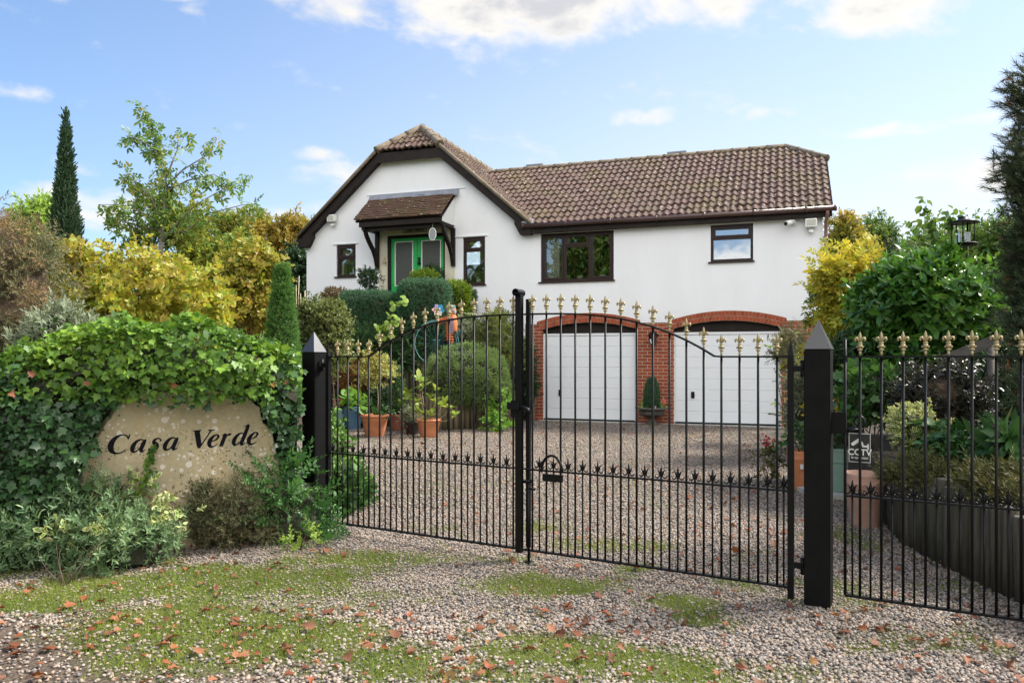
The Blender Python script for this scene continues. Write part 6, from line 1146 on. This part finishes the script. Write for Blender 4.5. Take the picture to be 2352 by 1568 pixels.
# ------------------------------------------------------------------ right-hand bed
c, r = bx(1865, 575, 2015, 800, 11.0); plant('yellow_shrub', 'yellow autumn shrub between the house corner and the laurel', 'shrub', (c[0], c[1], .5), [((c[0]+.05, c[1], c[2]+.02), (r[0]*.85, .5, r[2]*.95), 1700, 80, .15, .3), ((c[0], c[1], 1.0), (r[0]*.9, .5, .8), 1100, 40, .15, .4)], SP_DROOP, .14, M['yellow'], stem=.016, nstem=14, up=.3)
c, r = bx(1848, 610, 1900, 780, 11.6); plant('leafy_shrub', 'thin green shoots overlapping the right end of the white wall', 'shrub', (c[0]+.2, c[1], .5), [((c[0]+.1, c[1], c[2]), (r[0], .2, r[2]), 150, 20, .08, .3)], SP_LEAF, .12, M['midgreen'], stem=.008)
c, r = bx(2000, 615, 2275, 815, 8.6); plant('laurel_bush', 'large glossy cherry laurel rising above the railings', 'shrub', (c[0], c[1], .5), [((c[0]-.05, c[1], c[2]), (r[0]*.92, .7, r[2]*.98), 2500, 170, .10, .7), ((c[0]+.45, c[1]-.1, c[2]-.1), (.36, .4, .45), 420, 40, .09, .6), ((c[0], c[1], 1.2), (.8, .6, .5), 800, 60, .12, .7)], sprig(t_oval(.42, .07, .15), 6, 55, .55, .9, seed=14), .18, M['laurel'], stem=.025, core=M['green_core'], corek=.72, up=.45, nup=.9, nrnd=.45)
for (u0, v0, u1, v1, Z, lab, mm, nm) in ((1895, 505, 1985, 640, 20, 'green and russet tree just beyond the right corner of the house', 'autumn', 'field_maple'), (1960, 505, 2060, 620, 22, 'dark green tree farther behind the yellow shrub', 'midgreen', 'dark_tree'), (2230, 500, 2400, 640, 13.5, 'dark hedge tree behind the bird feeder', 'midgreen', 'dark_tree'), (2090, 520, 2300, 620, 15, 'climber-clad green mass above the laurel', 'midgreen', 'leafy_shrub')):
    c, r = bx(u0, v0, u1, v1, Z); plant(nm, lab, 'tree' if nm != 'leafy_shrub' else 'shrub', (c[0], c[1], .4), [((c[0], c[1], c[2]), (r[0]*1.05, r[0]*.8, r[2]), 1300, 70, .18, .35), ((c[0], c[1], c[2]-r[2]*1.2), (r[0], r[0]*.8, r[2]), 600, 30, .25, .5)], SP_LEAF, .16, M[mm], stem=.04)
def shoot(label, pts, Z, n, sz, mat, name='climber_shoot', tpl=None, spread=.03):
    P = [at(u, v, Z) for u, v in pts]; t = thing(name, label, 'climber', tuple(P[0])); mb = MB(); mb.tube(P, [.008-.006*i/(len(P)-1) for i in range(len(P))], 5); mb.build('stem', M['bark'], t); rg = np.random.default_rng(n); q_ = []
    for k in range(n): s = rg.random()*(len(P)-1); i = min(int(s), len(P)-2); q_.append(np.array(P[i]+(P[i+1]-P[i])*(s-i))+rg.normal(size=3)*spread)
    scatter('foliage', tpl or BROAD, np.array(q_), rg.normal(size=(n, 3))+np.array([[0, 0, -.3]]), rg.normal(size=(n, 3))+np.array([[0, -.3, .6]]), sz*(.6+.7*rg.random(n)), M[mat], t); return t
shoot('tall lone shoot of climber leaning against the pale sky', [(2150, 590), (2143, 545), (2135, 500), (2124, 458)], 11, 55, .11, 'midgreen'); shoot('bushier climber shoot just left of the bird feeder', [(2190, 600), (2185, 550), (2180, 520), (2196, 480)], 11, 70, .12, 'midgreen', spread=.07); shoot('short leafy shoots above the left side of the laurel', [(2080, 610), (2100, 560), (2112, 530)], 11, 60, .11, 'midgreen', spread=.10)
for lab, pts in (('spiny upright limb of a monkey puzzle seedling above the yellow shrub', [(2050, 600), (2057, 560), (2058, 522)]), ('second shorter spiny limb leaning left', [(2048, 600), (2042, 570), (2036, 548)])):
    shoot(lab, pts, 10.5, 260, .05, 'dark_ev', 'spiny_limb', NARROW, .028)
bf = thing('bird_feeder', 'dark roofed bird feeder on a pole above the laurel', 'bird feeder', tuple(at(2210, 900, 8.3))); c = at(2212, 562, 8.3); mb = MB(); mb.tube([(c.x+.06, c.y+.02, .6), (c.x+.06, c.y+.02, c.z+.33)], .010, 6); mb.build('pole', M['iron'], bf)
mb = MB(); mb.lathe([(.155, .232), (.16, .24), (.09, .265), (.05, .275), (.05, .30), (.01, .31)], c, 18); mb.build('roof', M['iron'], bf); mb = MB(); mb.lathe([(.13, -.02), (.15, .0), (.15, .012), (.13, .012)], c, 18); mb.build('tray', M['iron'], bf)
mb = MB(); 
for k in range(5): a = 6.28*k/5+.4; mb.tube([c+Vector((.11*math.cos(a), .11*math.sin(a), .0)), c+Vector((.11*math.cos(a), .11*math.sin(a), .24))], .006, 5)
mb.build('cage', M['iron'], bf); mb = MB(); mb.lathe([(.07, .012), (.07, .13)], c, 14, True, False); mb.build('seed_tube', glass_mat('clear_plastic', (.85, .87, .88), .15), bf)
# pine
pb = at(2400, 1000, 6.0); root = thing('pine_tree', 'dark bushy pine with rusty dead needles at the right edge of the picture', 'tree', (pb.x, pb.y, .5)); rg = np.random.default_rng(71); tx, ty = pb.x+.12, 6.05
mb = MB(); mb.tube([(tx, ty, .4), (tx+.02, ty, 2), (tx-.03, ty, 3.9)], [.09, .06, .015], 8); mb.build('trunk', M['bark'], root); mb = MB(); P = []; D = []; B = []
LIMB = [(2285, 205, 1.0), (2278, 320, 1.1), (2262, 420, 1.1), (2300, 260, .9), (2290, 480, 1.2), (2282, 380, .9), (2285, 545, 1.2), (2280, 610, 1.2), (2268, 660, 1.1), (2290, 720, 1.1), (2300, 780, 1), (2275, 750, 1), (2300, 430, .8), (2320, 160, .8), (2318, 340, .8), (2305, 590, .9), (2310, 690, .8), (2300, 860, .9), (2330, 930, .8), (2325, 230, .7), (2330, 480, .7), (2325, 760, .7), (2340, 560, .7), (2340, 640, .7), (2335, 840, .7), (2345, 290, .6), (2345, 400, .6)]
for u, v, k in LIMB:
    for rep in range(2):
        tp = at(u+46+rep*rg.uniform(0, 26), v+rg.uniform(-16, 16), 6.05+rg.uniform(-.35, .3)); b = Vector((tx, ty, tp.z-rg.uniform(.05, .35))); m = (b+tp)/2+Vector((0, 0, -.05)); pts = [b*(1-s)**2+m*2*s*(1-s)+tp*s*s for s in (0, .2, .4, .6, .8, 1)]; mb.tube(pts, [.014, .012, .01, .008, .006, .004], 5)
        for i in range(1, 6):
            for q in range(14 if i > 2 else 7): s = rg.random(); p = pts[i-1]+(pts[i]-pts[i-1])*s; P.append(np.array(p)+rg.normal(size=3)*np.array([.05, .05, .045])); d = (pts[i]-pts[i-1]).normalized(); D.append(np.array(d)*.7+rg.normal(size=3)*.55+np.array([0, 0, .35])); B.append(i < 4 and rg.random() < .3)
for k in range(1300): a = rg.random()*6.28; q = rg.random()**.5*.36; P.append(np.array((tx+math.cos(a)*q, ty+math.sin(a)*q, .9+2.9*rg.random())) if k % 2 else np.array((tx+.15+1.1*rg.random(), ty-.25+rg.normal()*.4, .8+3.2*rg.random()))); D.append(rg.normal(size=3)+np.array([math.cos(a), math.sin(a), .3])); B.append(rg.random() < .3)
mb.build('limbs', M['bark'], root); P, D, B = np.array(P), np.array(D), np.array(B); n = len(P); scatter('crown', SP_PINE, P[~B], D[~B], rg.normal(size=((~B).sum(), 3)), .10+.04*rg.random((~B).sum()), M['pine'], root); scatter('dead_needles', SP_PINE, P[B], D[B], rg.normal(size=(B.sum(), 3)), .10, M['pinebrown'], root)
# edging logs and bed plants
log_wall('log_edging', 'tall grey upright logs edging the raised bed behind the railings', [(3.22, 6.45), (3.06, 5.9), (3.02, 5.2), (3.02, 3.9)], .50, .60, .105, 'greylog', 8); log_wall('log_edging', 'short stump logs edging the far end of the bed beyond the pots', [(3.95, 8.15), (3.42, 7.5), (3.24, 6.75)], .10, .2, .11, 'greylog', 9)
def bedp(name, label, u0, v0, u1, v1, Z, tpl, size, mat, n, cl=40, cs=.08, cat='shrub', up=.4, core=None, **k):
    c, r = bx(u0, v0, u1, v1, Z); return plant(name, label, cat, (c[0], c[1], .5), [((c[0], c[1], c[2]), (r[0], min(r[0], .5), r[2]), n, cl, cs, .4)], tpl, size, M[mat] if isinstance(mat, str) else mat, stem=.008, up=up, core=M[core] if core else None, corek=.65, **k)
bedp('climbing_ivy', 'ivy-leaved climber behind the first bars of the railings', 1925, 835, 2065, 965, 7.6, IVY, .085, 'bed', 900, 50, .08, 'climber', core='green_core', nup=.3)
bedp('purple_shrub', 'dark purple-leaved shrub in the middle of the raised bed', 2060, 840, 2260, 965, 7.0, SP_LEAF, .075, 'purple', 1500, 60, .08, core='brown_core')
bedp('dark_shrub', 'dark evergreen bush under the laurel beside the pine', 2180, 800, 2380, 980, 7.8, SP_LEAF, .10, 'dark_ev', 1400, 60, .1, core='green_core')
bedp('dark_shrub', 'shaded shrub filling the gap below the yellow shrub', 1890, 780, 2010, 900, 9.0, SP_LEAF, .10, 'dark_ev', 900, 50, .1, core='green_core')
bedp('variegated_euonymus', 'white-variegated low bush behind the railings near the sign', 2045, 935, 2150, 1050, 6.4, SP_VAR, .055, [M['bed'], M['var_cream']], 420, 40, .06, core='green_core')
bedp('broad_leaved_plant', 'broad glossy leaves beside the variegated bush', 2080, 960, 2215, 1075, 6.1, SP_ROSE, .16, 'bed', 16, 8, .06, 'plant', .8)
bedp('low_ground_plant', 'low light-green leafy clump toward the right end of the bed', 2140, 1015, 2290, 1085, 5.9, SP_LEAF, .07, 'bed', 420, 40, .05, 'plant')
bedp('strap_leaved_plant', 'arching strap-leaved clump at the far right of the bed', 2240, 975, 2390, 1075, 5.6, sprig(NARROW, 9, 55, 1.0, .2, seed=20, tip=False), .24, 'bed', 16, 8, .05, 'plant', .9)
bedp('spreading_heather', 'yellowing heather trailing over the log edging behind the railings', 2035, 1055, 2215, 1150, 5.75, SP_FINE, .07, 'bedyellow', 2200, 70, .06, core='brown_core', corek_=None) if False else bedp('spreading_heather', 'yellowing heather trailing over the log edging behind the railings', 2035, 1060, 2215, 1145, 5.8, SP_FINE, .06, 'bedyellow', 2600, 70, .06, core='brown_core')
bedp('spreading_heather', 'second patch of heather at the right edge of the log edging', 2220, 1090, 2400, 1170, 5.0, SP_FINE, .07, 'bedyellow', 1500, 50, .06, core='brown_core')
t = thing('timber_rail', 'old grey timber rail on posts half hidden under the laurel', 'rail', tuple(at(2200, 1000, 7.4))); mb = MB(); mb.beam(at(2165, 828, 7.5), at(2300, 775, 7.2), .05, .10); mb.build('rail', M['greytimber'], t)
for u, v in ((2180, 826), (2285, 785)): mb = MB(); p = at(u, v, 7.4); mb.tube([(p.x, p.y+.06, .4), (p.x, p.y+.06, p.z)], .035, 8); mb.build('post', M['greytimber'], t)
# pots by the right gate post
pr1 = Vector((3.02, 6.52, 0)); pot('terracotta_pot', 'tall weathered pink terracotta pot just behind the railings', tuple(pr1), .163, .115, .46, 'terra_pale', rolled=False)
pr2 = Vector((3.16, 8.32, 0)); pot('terracotta_pot', 'orange terracotta pot with a paper tag, left of the right gate post', tuple(pr2), .155, .085, .43, 'terra', rolled=False); mb = MB(); mb.box((pr2.x-.05, pr2.y-.142, .27), (.035, .004, .055)); o = mb.build('paper_tag', M['signwhite']); based(o); tag(o, 'small white paper tag stuck on the orange terracotta pot', 'tag')
plant('pot_plant', 'straggly green plant growing in the tagged terracotta pot', 'plant', (pr2.x, pr2.y, .38), [((pr2.x-.02, pr2.y, .52), (.18, .16, .16), 46, 12, .06, .3)], SP_LEAF, .10, M['bed'], stem=.004)
rp = plant('red_flowers', 'dark red flowers and yellowing foliage on the gravel by the right gate', 'flower', (pr2.x-.28, pr2.y+.25, 0), [((pr2.x-.28, pr2.y+.25, .28), (.14, .14, .22), 60, 14, .05, .3)], SP_LEAF, .09, M['bedyellow'], stem=.004); rg = np.random.default_rng(64); blooms(rp, [(pr2.x-.33, pr2.y+.15, .50)], 'redpetal', .03, 26, .03)
pr3 = Vector((3.42, 7.95, .06)); t = thing('square_planter', 'square grey-green planter between the right gate post and the sign', 'plant pot', tuple(pr3)); mb = MB()
for z0, z1, w0, w1 in ((0, .30, .24, .27), (.30, .33, .29, .29), (.33, .42, .275, .285), (.42, .44, .30, .30)): 
    p = lambda w, z: [pr3+GX_*(sx_*w/2)+GO_*(sy_*w/2)+UPZ*z for sx_, sy_ in ((-1, -1), (1, -1), (1, 1), (-1, 1))]; mb.add(p(w0, z0)+p(w1, z1), [(0, 1, 2, 3), (4, 5, 6, 7)]+[(i, (i+1) % 4, (i+1) % 4+4, i+4) for i in range(4)])
mb.build('body', M['greenpot'], t); mb = MB(); mb.prism([pr3+Vector((-.35, -.22, -.06)), pr3+Vector((.4, -.3, -.06)), pr3+Vector((.4, .25, -.06)), pr3+Vector((-.35, .25, -.06))], (0, 0, .055)); o = mb.build('paving_slab', M['concrete']); based(o); tag(o, 'pale paving slab under the square grey-green planter', 'slab')
plant('planter_shrub', 'dark leafy plant in the square grey-green planter', 'plant', (pr3.x, pr3.y, .45), [((pr3.x, pr3.y, .66), (.18, .16, .2), 160, 20, .06, .4)], SP_LEAF, .08, M['dark_ev'], stem=.006)
for (u0, v0, u1, v1, Z, lab, mm, tp_, sz, n) in ((1778, 755, 1850, 860, 12.6, 'bronze-tinted loose shrub against the right brickwork', 'heather', SP_PAIR, .16, 500), (1800, 840, 1900, 1000, 11.8, 'blue-grey feathery shrub right of the second garage door', 'silver', SP_CYP, .13, 900), (1770, 770, 1815, 830, 13.2, 'pale yellow-green sprays reaching across the right garage door', 'hop', SP_LEAF, .12, 60)):
    c, r = bx(u0, v0, u1, v1, Z); plant('border_shrub', lab, 'shrub', (c[0]+.2, c[1], 0), [((c[0]+.03, c[1], c[2]), (r[0], .4, r[2]), n, 40, .09, .3), ((c[0]+.3, c[1], .5), (.35, .4, .5), n//2, 24, .1, .4)], tp_, sz, M[mm], stem=.008, core=M['green_core'] if n > 600 else None)
# window-sill bits
def sill_pot(label, s, z, leaf=None, w=.07):
    p = HP(s, -.24, z); t = thing('sill_pot', label, 'plant pot', tuple(p)); mb = MB(); mb.lathe([(w*.75, 0), (w, .11), (w*1.05, .115), (w*1.05, .125), (w*.9, .125)], p, 16); mb.build('body', M['white'], t)
    if leaf: rg = np.random.default_rng(int(abs(s)*10)); P = np.tile(np.array(p+UPZ*.12), (leaf, 1)); scatter('leaves', SP_NARROW, P, rg.normal(size=(leaf, 3))*.6+np.array([[0, 0, 1]]), rg.normal(size=(leaf, 3)), .16, M['geranium'], t)
sill_pot('white pot with a small plant on the middle of the wide window sill', .83, 3.16, 4); sill_pot('white pot with strappy leaves at the right of the wide window', 1.35, 3.16, 7, .09); sill_pot('white pot in the narrow window beside the front doors', -1.66, 3.16, 3); sill_pot('white pot at the left of the small upper right window', 3.90, 3.46, None, .08); sill_pot('bushy fern in the small window at the left of the doors', -5.12, 3.46, 12, .06); sill_pot('small plant behind the net curtain of the wide window', .22, 3.16, 4)
# trees across the lane behind the photographer: they fill the window reflections and shade the front
rg = np.random.default_rng(90); parts = []
for x, y, h, w in ((-17, -15, 11, 4.5), (-19, -12, 13, 5), (-26, -7, 13, 5), (-33, 0, 13, 5), (-22, -22, 14, 5)):
    for k in range(60):
        d = sph(1, rg)[0]; cc = np.array((x+d[0]*w*.8, y+d[1]*w*.8, h*.55+d[2]*h*.42)); m = 22; parts.append(cc+rg.normal(size=(m, 3))*.75)
P = np.vstack(parts); n = len(P); o = scatter('roadside_trees', SP_LEAF, P, rg.normal(size=(n, 3)), rg.normal(size=(n, 3))+np.array([[0, 0, .5]]), .8, M['midgreen']); tag(o, 'wooded far side of the lane, seen in the window glass', 'trees', kind='stuff')
